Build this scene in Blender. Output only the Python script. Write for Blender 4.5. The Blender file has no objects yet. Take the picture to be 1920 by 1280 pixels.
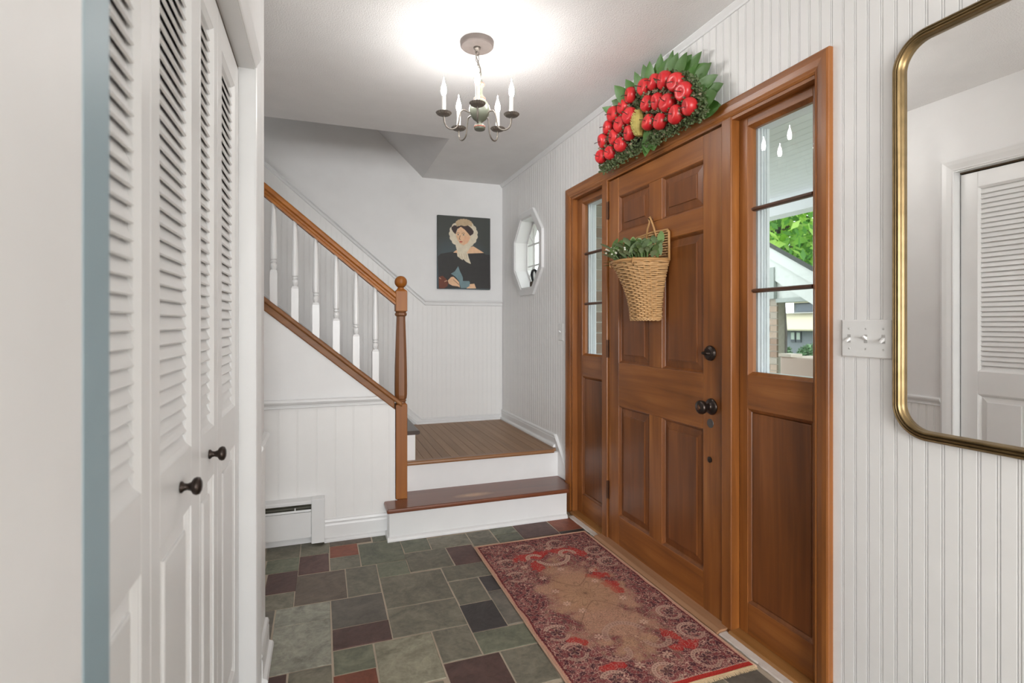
import bpy, bmesh, math, random
import numpy as np
from mathutils import Vector, Matrix
random.seed(7)
rng = np.random.default_rng(7)
sc = bpy.context.scene
COL = sc.collection
PI = math.pi

# ------------------------------------------------------------------ camera, world, lights, exposure
CAM_Z = 1.205
cam_d = bpy.data.cameras.new('camera')
cam = bpy.data.objects.new('camera', cam_d); COL.objects.link(cam)
cam.location = (0, 0, CAM_Z)
cam.rotation_euler = (PI / 2, 0, -math.atan2(356, 993))
cam_d.sensor_width = 36; cam_d.lens = 36 * 993 / 1920; cam_d.shift_y = -32 / 1920
cam_d.clip_start = 0.02; cam_d.clip_end = 300
cam_d.dof.use_dof = True; cam_d.dof.focus_distance = 2.4; cam_d.dof.aperture_fstop = 3.6
sc.camera = cam

sc.view_settings.view_transform = 'Standard'; sc.view_settings.look = 'None'
sc.view_settings.gamma = 1.0; sc.view_settings.exposure = 0.27
sc.view_settings.use_curve_mapping = False

w = bpy.data.worlds.new('overcast_sky'); sc.world = w; w.use_nodes = True
bg = w.node_tree.nodes['Background']
bg.inputs['Color'].default_value = (0.92, 0.965, 1.0, 1); bg.inputs['Strength'].default_value = 3.0

def area(name, loc, rot, sx, sy, power, color):
    l = bpy.data.lights.new(name, 'AREA'); l.shape = 'RECTANGLE'; l.size = sx; l.size_y = sy
    l.energy = power; l.color = color
    o = bpy.data.objects.new(name, l); COL.objects.link(o); o.location = loc; o.rotation_euler = rot
    return o
# unseen fill lamps added behind the camera and at the end of the hall
area('rear_fill_lamp', (-0.55, -5.12, 1.40), (PI / 2, 0, 0), 2.6, 1.7, 258, (0.965, 0.985, 1.0))
area('hall_fill_lamp', (-2.97, 2.62, 1.5), (0, -PI / 2, 0), 1.5, 0.75, 6, (1.0, 0.99, 0.98))
BULB = 140.0

# ------------------------------------------------------------------ materials
def mat(name):
    m = bpy.data.materials.new(name); m.use_nodes = True
    nt = m.node_tree; return m, nt, nt.nodes['Principled BSDF']
def node(nt, t, **kw):
    n = nt.nodes.new(t)
    for k, v in kw.items(): setattr(n, k, v)
    return n
def ramp(nt, stops):
    r = nt.nodes.new('ShaderNodeValToRGB'); e = r.color_ramp.elements
    e[0].position, e[0].color = stops[0][0], (*stops[0][1], 1)
    e[1].position, e[1].color = stops[-1][0], (*stops[-1][1], 1)
    for p, c in stops[1:-1]:
        x = e.new(p); x.color = (*c, 1)
    return r
def coords(nt, scale=(1, 1, 1), kind='Object'):
    tc = nt.nodes.new('ShaderNodeTexCoord'); mp = nt.nodes.new('ShaderNodeMapping')
    mp.inputs['Scale'].default_value = scale
    nt.links.new(tc.outputs[kind], mp.inputs['Vector']); return mp.outputs['Vector']
def noise(nt, vec, scale, detail=4, rough=0.55, dist=0.0):
    n = nt.nodes.new('ShaderNodeTexNoise'); n.inputs['Scale'].default_value = scale
    n.inputs['Detail'].default_value = detail; n.inputs['Roughness'].default_value = rough
    n.inputs['Distortion'].default_value = dist
    nt.links.new(vec, n.inputs['Vector']); return n
def bump(nt, b, height, strength, dist=0.01):
    n = nt.nodes.new('ShaderNodeBump'); n.inputs['Strength'].default_value = strength
    n.inputs['Distance'].default_value = dist
    nt.links.new(height, n.inputs['Height']); nt.links.new(n.outputs['Normal'], b.inputs['Normal'])
def paint(name, c, rough=0.4, bs=0.0, bscale=60, var=0.02):
    m, nt, b = mat(name)
    v = coords(nt); n = noise(nt, v, 6, 3)
    r = ramp(nt, [(0.3, tuple(x * (1 - var) for x in c)), (0.7, tuple(min(1, x * (1 + var)) for x in c))])
    nt.links.new(n.outputs['Fac'], r.inputs['Fac']); nt.links.new(r.outputs['Color'], b.inputs['Base Color'])
    b.inputs['Roughness'].default_value = rough
    if bs: bump(nt, b, noise(nt, v, bscale, 3).outputs['Fac'], bs, 0.004)
    return m
def wood(name, stops, axis='Z', rough=0.38, coat=0.10, scale=1.0, streak=14):
    m, nt, b = mat(name)
    s = {'X': (0.7, streak, streak), 'Y': (streak, 0.7, streak), 'Z': (streak, streak, 0.7)}[axis]
    v = coords(nt, tuple(x * scale for x in s))
    n1 = noise(nt, v, 1.6, 6, 0.6, 0.6)
    s2 = {'X': (1.2, 4, 4), 'Y': (4, 1.2, 4), 'Z': (4, 4, 1.2)}[axis]
    n2 = noise(nt, coords(nt, s2), 1.1, 3, 0.5, 0.4)
    mx = node(nt, 'ShaderNodeMix'); mx.data_type = 'FLOAT'; mx.inputs[0].default_value = 0.5
    nt.links.new(n1.outputs['Fac'], mx.inputs[2]); nt.links.new(n2.outputs['Fac'], mx.inputs[3])
    r = ramp(nt, stops)
    nt.links.new(mx.outputs[0], r.inputs['Fac']); nt.links.new(r.outputs['Color'], b.inputs['Base Color'])
    b.inputs['Roughness'].default_value = rough; b.inputs['Coat Weight'].default_value = coat
    b.inputs['Coat Roughness'].default_value = 0.2
    bump(nt, b, n1.outputs['Fac'], 0.06, 0.002)
    return m
def plain(name, c, rough=0.5, metal=0.0, spec=0.5):
    m, nt, b = mat(name)
    v = coords(nt); n = noise(nt, v, 25, 3)
    r = ramp(nt, [(0.3, tuple(x * 0.9 for x in c)), (0.7, tuple(min(1, x * 1.08) for x in c))])
    nt.links.new(n.outputs['Fac'], r.inputs['Fac']); nt.links.new(r.outputs['Color'], b.inputs['Base Color'])
    b.inputs['Roughness'].default_value = rough; b.inputs['Metallic'].default_value = metal
    b.inputs['Specular IOR Level'].default_value = spec
    return m
def srgb(r, g, b_):
    f = lambda u: (u / 255 / 12.92) if u / 255 <= 0.04045 else ((u / 255 + 0.055) / 1.055) ** 2.4
    return (f(r), f(g), f(b_))

M = {}
M['wall'] = paint('white_wall_paint', (0.82, 0.815, 0.81), 0.5, 0.05, 90)
M['board'] = paint('white_beadboard_paint', (0.84, 0.83, 0.815), 0.36, 0.03, 50)
M['trim'] = paint('white_trim_paint', (0.80, 0.80, 0.795), 0.3)
M['closet'] = paint('white_door_paint', (0.85, 0.85, 0.845), 0.34)
M['bluejamb'] = paint('blue_grey_edge', (0.29, 0.39, 0.435), 0.45)
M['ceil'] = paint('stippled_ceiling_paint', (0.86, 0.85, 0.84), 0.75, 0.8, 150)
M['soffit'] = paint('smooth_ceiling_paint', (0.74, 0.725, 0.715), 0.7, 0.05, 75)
M['dark'] = plain('dark_recess', (0.02, 0.018, 0.015), 0.8)
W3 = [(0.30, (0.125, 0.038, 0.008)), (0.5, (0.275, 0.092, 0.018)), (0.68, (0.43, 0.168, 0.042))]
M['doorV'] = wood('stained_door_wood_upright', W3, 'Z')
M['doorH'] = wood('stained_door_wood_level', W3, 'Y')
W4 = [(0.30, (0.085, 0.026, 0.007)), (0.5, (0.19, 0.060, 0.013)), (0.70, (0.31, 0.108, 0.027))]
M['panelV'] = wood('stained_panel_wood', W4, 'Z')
M['oakX'] = wood('golden_oak_rail', [(0.25, (0.19, 0.058, 0.005)), (0.5, (0.34, 0.110, 0.010)), (0.75, (0.46, 0.170, 0.019))], 'X', 0.45, 0.0)
M['oakZ'] = wood('golden_oak_post', [(0.25, (0.17, 0.052, 0.005)), (0.5, (0.30, 0.096, 0.009)), (0.75, (0.41, 0.150, 0.018))], 'Z', 0.45, 0.0)
M['turned'] = wood('brown_turned_oak', [(0.25, (0.12, 0.042, 0.012)), (0.5, (0.21, 0.08, 0.025)), (0.75, (0.30, 0.125, 0.042))], 'Z', 0.45, 0.0)
M['stringX'] = wood('brown_oak_stringer', [(0.25, (0.13, 0.047, 0.010)), (0.5, (0.22, 0.082, 0.019)), (0.75, (0.31, 0.125, 0.032))], 'X', 0.45, 0.0)
M['plank'] = wood('worn_oak_plank', [(0.2, (0.19, 0.105, 0.052)), (0.5, (0.32, 0.185, 0.098)), (0.8, (0.44, 0.27, 0.15))], 'Y', 0.5, 0.0, 1, 30)
M['nose'] = wood('oak_nosing', [(0.25, (0.18, 0.083, 0.035)), (0.5, (0.30, 0.145, 0.062)), (0.75, (0.40, 0.21, 0.095))], 'X', 0.36, 0.2)
M['sill'] = wood('golden_sill_wood', [(0.25, (0.22, 0.095, 0.025)), (0.5, (0.34, 0.155, 0.045)), (0.75, (0.45, 0.22, 0.07))], 'Y', 0.4, 0.2)
M['thresh'] = wood('worn_threshold_wood', [(0.25, (0.26, 0.13, 0.065)), (0.5, (0.38, 0.20, 0.105)), (0.75, (0.48, 0.27, 0.15))], 'Y', 0.45, 0.1)
def tread_mat():
    m = wood('red_brown_tread_wood', [(0.25, (0.10, 0.031, 0.014)), (0.5, (0.175, 0.054, 0.023)), (0.75, (0.25, 0.085, 0.038))], 'X', 0.32, 0.25)
    nt = m.node_tree; b = nt.nodes['Principled BSDF']
    old = b.inputs['Base Color'].links[0].from_socket
    tc = node(nt, 'ShaderNodeTexCoord'); mp = node(nt, 'ShaderNodeMapping')
    mp.inputs['Location'].default_value = (0.02 / 0.17, 0.5, 0); mp.inputs['Scale'].default_value = (1 / 0.17, 1 / 0.05, 0)
    nt.links.new(tc.outputs['Object'], mp.inputs['Vector'])
    g = node(nt, 'ShaderNodeTexGradient', gradient_type='SPHERICAL'); nt.links.new(mp.outputs['Vector'], g.inputs['Vector'])
    nz = noise(nt, coords(nt, (14, 60, 10)), 1.5, 5, 0.7)
    mu = node(nt, 'ShaderNodeMath', operation='MULTIPLY'); nt.links.new(g.outputs['Fac'], mu.inputs[0]); nt.links.new(nz.outputs['Fac'], mu.inputs[1])
    rr = ramp(nt, [(0.10, (0, 0, 0)), (0.40, (0.85, 0.85, 0.85))]); nt.links.new(mu.outputs[0], rr.inputs['Fac'])
    mx = node(nt, 'ShaderNodeMix'); mx.data_type = 'RGBA'
    nt.links.new(rr.outputs['Color'], mx.inputs[0]); nt.links.new(old, mx.inputs[6]); mx.inputs[7].default_value = (0.55, 0.30, 0.14, 1)
    nt.links.new(mx.outputs[2], b.inputs['Base Color'])
    return m
M['tread'] = tread_mat()
M['darktread'] = plain('dark_tread_wood', (0.05, 0.03, 0.022), 0.3)
M['bronze'] = plain('oil_rubbed_bronze', (0.055, 0.042, 0.036), 0.3, 0.85)
M['oldbronze'] = plain('aged_bronze_hinge', (0.12, 0.055, 0.03), 0.4, 0.7)
def brass():
    m, nt, b = mat('antique_brass')
    n = noise(nt, coords(nt, (30, 30, 30)), 1, 3)
    r = ramp(nt, [(0.3, (0.215, 0.15, 0.07)), (0.7, (0.29, 0.205, 0.10))]); nt.links.new(n.outputs['Fac'], r.inputs['Fac'])
    nt.links.new(r.outputs['Color'], b.inputs['Base Color']); b.inputs['Metallic'].default_value = 0.9; b.inputs['Roughness'].default_value = 0.36
    return m
M['brass'] = brass()
def mirror():
    m, nt, b = mat('mirror_silver'); b.inputs['Base Color'].default_value = (0.97, 0.975, 0.97, 1)
    b.inputs['Metallic'].default_value = 1; b.inputs['Roughness'].default_value = 0.0; return m
M['mirror'] = mirror()
def glass():
    m = bpy.data.materials.new('window_glass'); m.use_nodes = True; nt = m.node_tree; nt.nodes.clear()
    o = node(nt, 'ShaderNodeOutputMaterial'); t = node(nt, 'ShaderNodeBsdfTransparent'); g = node(nt, 'ShaderNodeBsdfGlossy')
    t.inputs['Color'].default_value = (0.97, 0.985, 0.98, 1); g.inputs['Roughness'].default_value = 0.0
    f = node(nt, 'ShaderNodeFresnel'); f.inputs['IOR'].default_value = 1.5
    mx = node(nt, 'ShaderNodeMixShader')
    ge = node(nt, 'ShaderNodeNewGeometry'); fb = node(nt, 'ShaderNodeMath', operation='SUBTRACT'); fb.inputs[0].default_value = 1.0; fm_ = node(nt, 'ShaderNodeMath', operation='MULTIPLY')
    nt.links.new(ge.outputs['Backfacing'], fb.inputs[1]); nt.links.new(f.outputs[0], fm_.inputs[0]); nt.links.new(fb.outputs[0], fm_.inputs[1])
    nt.links.new(fm_.outputs[0], mx.inputs[0]); nt.links.new(t.outputs[0], mx.inputs[1]); nt.links.new(g.outputs[0], mx.inputs[2])
    nt.links.new(mx.outputs[0], o.inputs['Surface']); return m
M['glass'] = glass()
M['heater'] = paint('heater_enamel', (0.78, 0.78, 0.775), 0.3)
M['heaterdark'] = plain('heater_fin_metal', (0.19, 0.18, 0.14), 0.5, 0.3)
M['plate'] = paint('switch_plastic', (0.80, 0.795, 0.78), 0.25)
M['screw'] = plain('painted_screw', (0.55, 0.54, 0.52), 0.4, 0.3)
M['grout'] = paint('sandy_grout', (0.47, 0.39, 0.30), 0.85, 0.3, 140, 0.10)
M['caulk'] = paint('white_caulk', (0.66, 0.58, 0.52), 0.7, 0.4, 60, 0.08)

def slate(name, a, b_, rough=0.55):
    m, nt, b = mat(name)
    oi = node(nt, 'ShaderNodeObjectInfo')
    tc = node(nt, 'ShaderNodeTexCoord'); ad = node(nt, 'ShaderNodeVectorMath', operation='MULTIPLY_ADD')
    cb = node(nt, 'ShaderNodeCombineXYZ')
    nt.links.new(oi.outputs['Random'], cb.inputs[0]); nt.links.new(oi.outputs['Random'], cb.inputs[1]); nt.links.new(oi.outputs['Random'], cb.inputs[2])
    nt.links.new(cb.outputs[0], ad.inputs[0]); ad.inputs[1].default_value = (30, 17, 9); nt.links.new(tc.outputs['Object'], ad.inputs[2])
    n1 = noise(nt, ad.outputs[0], 6, 8, 0.68, 1.6)
    n2 = noise(nt, ad.outputs[0], 45, 4, 0.6, 0.4)
    mx = node(nt, 'ShaderNodeMix'); mx.data_type = 'FLOAT'; mx.inputs[0].default_value = 0.35
    nt.links.new(n1.outputs['Fac'], mx.inputs[2]); nt.links.new(n2.outputs['Fac'], mx.inputs[3])
    r = ramp(nt, [(0.36, a), (0.64, b_)]); nt.links.new(mx.outputs[0], r.inputs['Fac'])
    hv = node(nt, 'ShaderNodeHueSaturation')
    mr = node(nt, 'ShaderNodeMapRange'); mr.inputs[3].default_value = 0.94; mr.inputs[4].default_value = 1.30
    nt.links.new(oi.outputs['Random'], mr.inputs[0]); nt.links.new(mr.outputs[0], hv.inputs['Value'])
    nt.links.new(r.outputs['Color'], hv.inputs['Color']); nt.links.new(hv.outputs['Color'], b.inputs['Base Color'])
    b.inputs['Roughness'].default_value = rough
    bump(nt, b, mx.outputs[0], 0.5, 0.008)
    return m
SL = {'g': slate('grey_green_slate', srgb(92, 88, 76), srgb(132, 127, 111)),
      'v': slate('green_slate', srgb(86, 87, 73), srgb(122, 124, 105)),
      'k': slate('brown_grey_slate', srgb(88, 76, 66), srgb(116, 104, 90)),
      'p': slate('plum_slate', srgb(70, 50, 46), srgb(98, 72, 66)),
      'r': slate('rust_slate', srgb(108, 58, 40), srgb(140, 80, 58)),
      'd': slate('charcoal_slate', srgb(52, 47, 47), srgb(72, 66, 65)),
      's': slate('blue_grey_slate', srgb(86, 81, 73), srgb(116, 110, 100)),
      'l': slate('pale_slate', srgb(106, 105, 95), srgb(164, 163, 148)),
      'y': slate('pale_buff_slate', srgb(112, 109, 92), srgb(162, 157, 136))}

# ------------------------------------------------------------------ mesh builder and scene helpers
class MB:
    def __init__(s): s.v, s.f, s.mi = [], [], []; s.cur = 0
    def add(s, vs, fs):
        n = len(s.v); s.v += [tuple(p) for p in vs]; s.f += [tuple(i + n for i in f) for f in fs]; s.mi += [s.cur] * len(fs); return s
    def box(s, x0, x1, y0, y1, z0, z1):
        x0, x1 = min(x0, x1), max(x0, x1); y0, y1 = min(y0, y1), max(y0, y1); z0, z1 = min(z0, z1), max(z0, z1)
        return s.add([(x0, y0, z0), (x1, y0, z0), (x1, y1, z0), (x0, y1, z0), (x0, y0, z1), (x1, y0, z1), (x1, y1, z1), (x0, y1, z1)],
                     [(0, 3, 2, 1), (4, 5, 6, 7), (0, 1, 5, 4), (1, 2, 6, 5), (2, 3, 7, 6), (3, 0, 4, 7)])
    def prism(s, poly, axis, a, b):
        P = {'X': lambda p, t: (t, p[0], p[1]), 'Y': lambda p, t: (p[0], t, p[1]), 'Z': lambda p, t: (p[0], p[1], t)}[axis]
        n = len(poly); vs = [P(p, a) for p in poly] + [P(p, b) for p in poly]
        fs = [tuple(range(n))[::-1], tuple(range(n, 2 * n))] + [(i, (i + 1) % n, n + (i + 1) % n, n + i) for i in range(n)]
        return s.add(vs, fs)
    def lathe(s, prof, c=(0, 0, 0), n=20, mtx=None, sq=None):
        vs, fs = [], []
        for r, z in prof:
            for k in range(n):
                a = 2 * PI * k / n; p = Vector((r * math.cos(a), r * math.sin(a), z))
                if mtx is not None: p = mtx @ p
                vs.append((p.x + c[0], p.y + c[1], p.z + c[2]))
        m = len(prof)
        for i in range(m - 1):
            for k in range(n):
                fs.append((i * n + k, i * n + (k + 1) % n, (i + 1) * n + (k + 1) % n, (i + 1) * n + k))
        fs.append(tuple(range(n))[::-1]); fs.append(tuple((m - 1) * n + k for k in range(n)))
        return s.add(vs, fs)
    def tube(s, pts, r, n=8, closed=False, cap=True):
        pts = [Vector(p) for p in pts]; m = len(pts); vs, fs = [], []
        up = None
        for i, p in enumerate(pts):
            a = pts[(i - 1) % m] if (closed or i > 0) else p
            b = pts[(i + 1) % m] if (closed or i < m - 1) else p
            t = (b - a).normalized()
            if up is None:
                up = Vector((0, 0, 1)) if abs(t.z) < 0.9 else Vector((1, 0, 0))
            side = t.cross(up).normalized(); up = side.cross(t).normalized()
            rr = r[i] if isinstance(r, (list, tuple)) else r
            for k in range(n):
                ang = 2 * PI * k / n
                q = p + side * math.cos(ang) * rr + up * math.sin(ang) * rr; vs.append(tuple(q))
        for i in range(m if closed else m - 1):
            j = (i + 1) % m
            for k in range(n): fs.append((i * n + k, i * n + (k + 1) % n, j * n + (k + 1) % n, j * n + k))
        if not closed and cap: fs.append(tuple(range(n))[::-1]); fs.append(tuple((m - 1) * n + k for k in range(n)))
        return s.add(vs, fs)
    def loft(s, rings, closed_path=False, closed_ring=True, caps=True):
        n = len(rings[0]); m = len(rings); vs = [p for r in rings for p in r]; fs = []
        for i in range(m if closed_path else m - 1):
            j = (i + 1) % m
            for k in range(n if closed_ring else n - 1): fs.append((i * n + k, i * n + (k + 1) % n, j * n + (k + 1) % n, j * n + k))
        if caps and not closed_path and closed_ring: fs.append(tuple(range(n))[::-1]); fs.append(tuple((m - 1) * n + k for k in range(n)))
        return s.add(vs, fs)
    def build(s, name, m, parent=None, smooth=False, bevel=0, origin=None, kind=None, label=None):
        me = bpy.data.meshes.new(name)
        V = np.array(s.v, dtype=float)
        if origin is None:
            lo, hi = V.min(0), V.max(0); origin = ((lo[0] + hi[0]) / 2, (lo[1] + hi[1]) / 2, lo[2])
        me.from_pydata([tuple(p) for p in (V - np.array(origin))], [], s.f)
        if isinstance(m, (list, tuple)):
            for q in m: me.materials.append(q)
            me.polygons.foreach_set('material_index', s.mi)
        else: me.materials.append(m)
        bm = bmesh.new(); bm.from_mesh(me); bmesh.ops.recalc_face_normals(bm, faces=bm.faces); bm.to_mesh(me); bm.free()
        o = bpy.data.objects.new(name, me); COL.objects.link(o)
        if smooth: me.shade_smooth()
        if bevel:
            b = o.modifiers.new('soft_edges', 'BEVEL'); b.width = bevel; b.segments = 2; b.limit_method = 'ANGLE'; b.angle_limit = math.radians(40)
        put(o, origin, parent)
        if kind: o['kind'] = kind
        if label: o['label'] = label
        return o
WORLD = {}
def put(o, origin, parent):
    WORLD[o.name] = Vector(origin)
    if parent is not None:
        o.parent = parent; o.location = Vector(origin) - WORLD[parent.name]
    else: o.location = origin
def thing(name, loc, label, cat, group=None, kind=None):
    o = bpy.data.objects.new(name, None); COL.objects.link(o); o.empty_display_size = 0.05
    put(o, loc, None); tag(o, label, cat, group, kind); return o
def tag(o, label=None, cat=None, group=None, kind=None):
    if label: o['label'] = label
    if cat: o['category'] = cat
    if group: o['group'] = group
    if kind: o['kind'] = kind
    return o
def B(*a): return MB().box(*a)
def curve_through(pts, k=5):
    P = [Vector(p) for p in pts]; out = []
    for i in range(len(P) - 1):
        a, b, c, d = P[max(i - 1, 0)], P[i], P[i + 1], P[min(i + 2, len(P) - 1)]
        for j in range(k):
            t = j / k; out.append(0.5 * ((2 * b) + (c - a) * t + (2 * a - 5 * b + 4 * c - d) * t * t + (3 * b - a - 3 * c + d) * t ** 3))
    return out + [P[-1]]
def part_copy(src, parent, wloc, rot=None, scale=None):
    c = src.copy(); COL.objects.link(c); c.parent = parent; c.location = Vector(wloc) - WORLD[parent.name]
    WORLD[c.name] = Vector(wloc)
    if rot is not None: c.rotation_euler = rot
    if scale is not None: c.scale = scale
    return c

def bead_board(parent, p, u, n, wd, z0, z1a, z1b, m, z0b=None, gd=0.0045, gw=1.0):
    """one tongue-and-groove board: starts at p (on the face), runs wd along u, faces n"""
    prof = [(0, -gd), (0.0008, 0), (wd - 0.0085, 0), (wd - 0.0077, -gd), (wd - 0.0069, -gd), (wd - 0.0060, -0.0004), (wd - 0.0018, -0.0004), (wd - 0.0008, -gd), (wd, -gd)]
    z0b = z0 if z0b is None else z0b
    P = Vector((p[0], p[1], 0)); U = Vector(u); N = Vector(n); vs, fs = [], []
    for a, d in prof:
        q = P + U * a + N * d; t = a / wd
        vs += [(q.x, q.y, z0 + (z0b - z0) * t), (q.x, q.y, z1a + (z1b - z1a) * t)]
    for i in range(len(prof) - 1): fs.append((2 * i, 2 * i + 2, 2 * i + 3, 2 * i + 1))
    mb = MB(); mb.add(vs, fs)
    me = bpy.data.meshes.new('board'); o0 = Vector(vs[0])
    me.from_pydata([tuple(Vector(q) - o0) for q in vs], [], fs); me.materials.append(m)
    # face outward
    me.update()
    if me.polygons[1].normal.dot(N) < 0: me.flip_normals()
    o = bpy.data.objects.new('board', me); COL.objects.link(o); put(o, o0, parent)
    return o
def struct(o, label, cat='room'):
    o['kind'] = 'structure'; o['label'] = label; return o

XW = 1.51          # face of the beadboard on the front-door wall
ZC = 2.445         # ceiling
YF = 4.47          # far wall
YS = 3.13          # stair wall face
ZL = 0.368         # landing
XL = -0.205        # closet wall face

# ------------------------------------------------------------------ floor
mb = MB().box(-3.1, 1.53, -5.3, 3.2, -0.08, -0.0022)
floor = struct(mb.build('floor', M['grout']), 'slate tile floor with sandy grout joints')
TILES = [('g', -.277, -.112, 2.967, 3.14), ('g', -.106, .033, 2.962, 3.14), ('v', -.262, -.113, 2.807, 2.958), ('p', -.107, .031, 2.744, 2.953),
 ('k', .04, .257, 3.043, 3.12), ('v', .264, .344, 3.022, 3.12), ('r', .04, .18, 2.892, 3.035), ('g', .04, .18, 2.744, 2.884), ('v', .188, .404, 2.744, 3.014),
 ('v', .412, .552, 2.822, 2.979), ('g', .559, .774, 2.818, 2.964), ('g', .783, .92, 2.786, 2.972), ('g', .409, .622, 2.597, 2.81), ('p', .63, .77, 2.593, 2.81),
 ('v', .26, .4, 2.586, 2.736), ('g', .557, .768, 2.441, 2.586), ('p', -.245, -.113, 2.59, 2.797), ('k', -.112, .103, 2.449, 2.736), ('g', .11, .252, 2.449, 2.736),
 ('g', .26, .549, 2.293, 2.578), ('g', .557, .698, 2.221, 2.433), ('d', .706, .77, 2.294, 2.433), ('s', .706, .77, 2.012, 2.287), ('g', -.245, -.119, 2.446, 2.583),
 ('s', .038, .252, 2.213, 2.442), ('l', -.181, .031, 2.299, 2.441), ('l', -.178, .031, 1.99, 2.2945), ('s', -.245, -.188, 2.205, 2.439), ('g', .26, .549, 2.071, 2.286),
 ('d', .557, .698, 2.006, 2.213), ('p', .04, .253, 2.068, 2.205), ('g', .408, .549, 1.86, 2.063), ('v', .557, .768, 1.86, 1.999), ('y', .186, .4, 1.78, 2.061),
 ('v', .039, .179, 1.919, 2.06), ('r', .038, .178, 1.778, 1.912), ('g', -.108, .03, 1.79, 1.982), ('p', -.175, -.117, 1.79, 1.982), ('p', .408, .611, 1.652, 1.851),
 ('g', .619, .768, 1.645, 1.853), ('v', .93, 1.067, 2.885, 2.99), ('v', .929, 1.067, 2.735, 2.877), ('p', 1.075, 1.291, 2.785, 2.985), ('r', 1.299, 1.452, 2.815, 2.99), ('d', 1.299, 1.452, 2.72, 2.807)]
# fill the rest of the floor with slabs laid in the same pattern
GX0, GX1, GY0, GY1, GS = -1.3, 1.452, 0.3, 3.13, 0.036
nx, ny = int((GX1 - GX0) / GS), int((GY1 - GY0) / GS)
occ = np.zeros((nx, ny), bool)
for c, x0, x1, y0, y1 in TILES:
    i0, i1 = int((x0 - 0.004 - GX0) / GS), math.ceil((x1 + 0.004 - GX0) / GS); j0, j1 = int((y0 - 0.004 - GY0) / GS), math.ceil((y1 + 0.004 - GY0) / GS)
    occ[max(0, i0):max(0, i1), max(0, j0):max(0, j1)] = True
for i in range(nx):
    for j in range(ny):
        x, y = GX0 + i * GS, GY0 + j * GS
        if x > 0.33 and y > 2.95: occ[i, j] = True
fill = []
kinds = 'gggvvkpsldrgvsg'
for j in range(ny - 1, -1, -1):
    for i in range(nx):
        if occ[i, j]: continue
        wmax, hmax = random.choice([(4, 4), (6, 4), (4, 6), (6, 6), (8, 6), (4, 2)])
        a = 1
        while a < wmax and i + a < nx and not occ[i + a, j]: a += 1
        b = 1
        while b < hmax and j - b >= 0 and not occ[i:i + a, j - b].any(): b += 1
        occ[i:i + a, j - b + 1:j + 1] = True
        fill.append((random.choice(kinds), GX0 + i * GS, GX0 + (i + a) * GS - 0.008, GY0 + (j - b + 1) * GS, GY0 + (j + 1) * GS - 0.008))
for c, x0, x1, y0, y1 in TILES + fill:
    if x1 - x0 < 0.02 or y1 - y0 < 0.02: continue
    x0 -= 0.0014; x1 += 0.0014; y0 -= 0.0014; y1 += 0.0014
    h = random.uniform(-0.0012, 0.0008); e = 0.0025
    j = lambda s=0.0015: random.uniform(-s, s)
    q = [(x0 + j(), y0 + j()), (x1 + j(), y0 + j()), (x1 + j(), y1 + j()), (x0 + j(), y1 + j())]
    cx, cy = (x0 + x1) / 2, (y0 + y1) / 2
    ins = [(px + (e if px < cx else -e), py + (e if py < cy else -e)) for px, py in q]
    vs = [(px, py, -0.02) for px, py in q] + [(px, py, h - 0.002) for px, py in q] + [(px, py, h) for px, py in ins]
    fs = [(8, 9, 10, 11)] + [(a + o, (a + 1) % 4 + o, (a + 1) % 4 + o + 4, a + o + 4) for a in range(4) for o in (0, 4)]
    MB().add(vs, fs).build('tile', SL[c], floor, origin=(cx, cy, 0))

# ------------------------------------------------------------------ ceiling and stairwell soffit
mb = MB().box(-3.1, 1.66, -5.3, 3.47, ZC, ZC + 0.2)
mb.box(0.80, 1.66, 3.47, YF, ZC, ZC + 0.2)
ceil = struct(mb.build('ceiling', M['ceil']), 'white stippled ceiling')
SLO = 0.954
mb = MB().prism([(0.80, ZC), (-1.4, ZC + 2.2 * SLO), (-1.4, ZC + 2.2 * SLO + 0.2), (0.80, ZC + 0.2)], 'Y', 3.475, YF)
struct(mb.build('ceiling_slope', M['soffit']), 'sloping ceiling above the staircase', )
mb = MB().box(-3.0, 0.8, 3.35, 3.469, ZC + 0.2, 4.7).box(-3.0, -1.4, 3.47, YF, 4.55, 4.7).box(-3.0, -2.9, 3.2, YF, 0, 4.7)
struct(mb.build('wall_stairwell', paint('upstairs_darkened_for_shade', (0.22, 0.2, 0.18), 0.7)), 'unseen upper wall of the stairwell, darkened to deepen the shade there')  # unseen upstairs surfaces, colour darkened so less light bounces onto the sloping ceiling

# ------------------------------------------------------------------ right wall with the front door, octagon window
OC = (3.845, 1.76)       # centre of octagon
def octo(hw, hh, k=0.43):
    a, b = hw * k, hh * k
    return [(OC[0] + p, OC[1] + q) for p, q in ((-a, hh), (a, hh), (hw, b), (hw, -b), (a, -hh), (-a, -hh), (-hw, -b), (-hw, b))]
XB, XO = XW + 0.006, 1.612
mb = MB()
mb.box(XB, XO, -5.3, 1.25, 0, ZC).box(XB, XO, 1.25, 3.10, 2.035, ZC).box(XB, XO, 3.10, OC[0] - 0.27, 0, ZC)
mb.box(XB, XO, OC[0] + 0.27, YF, 0, ZC).box(XB, XO, OC[0] - 0.27, OC[0] + 0.27, 0, OC[1] - 0.285).box(XB, XO, OC[0] - 0.27, OC[0] + 0.27, OC[1] + 0.285, ZC)
ok = octo(0.27, 0.285)
for i, cor in ((1, (1, 1)), (3, (1, -1)), (5, (-1, -1)), (7, (-1, 1))):
    a, b = ok[i], ok[(i + 1) % 8]; c = (OC[0] + cor[0] * 0.27, OC[1] + cor[1] * 0.285)
    mb.prism([a, c, b], 'X', XB, XO)
wall_r = struct(mb.build('wall_right', M['wall']), 'white beadboard wall around the front door')
pitch = 0.0399
k0 = int((-0.6 - 1.2355) / pitch)
oi_ = octo(0.272, 0.287)
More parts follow.
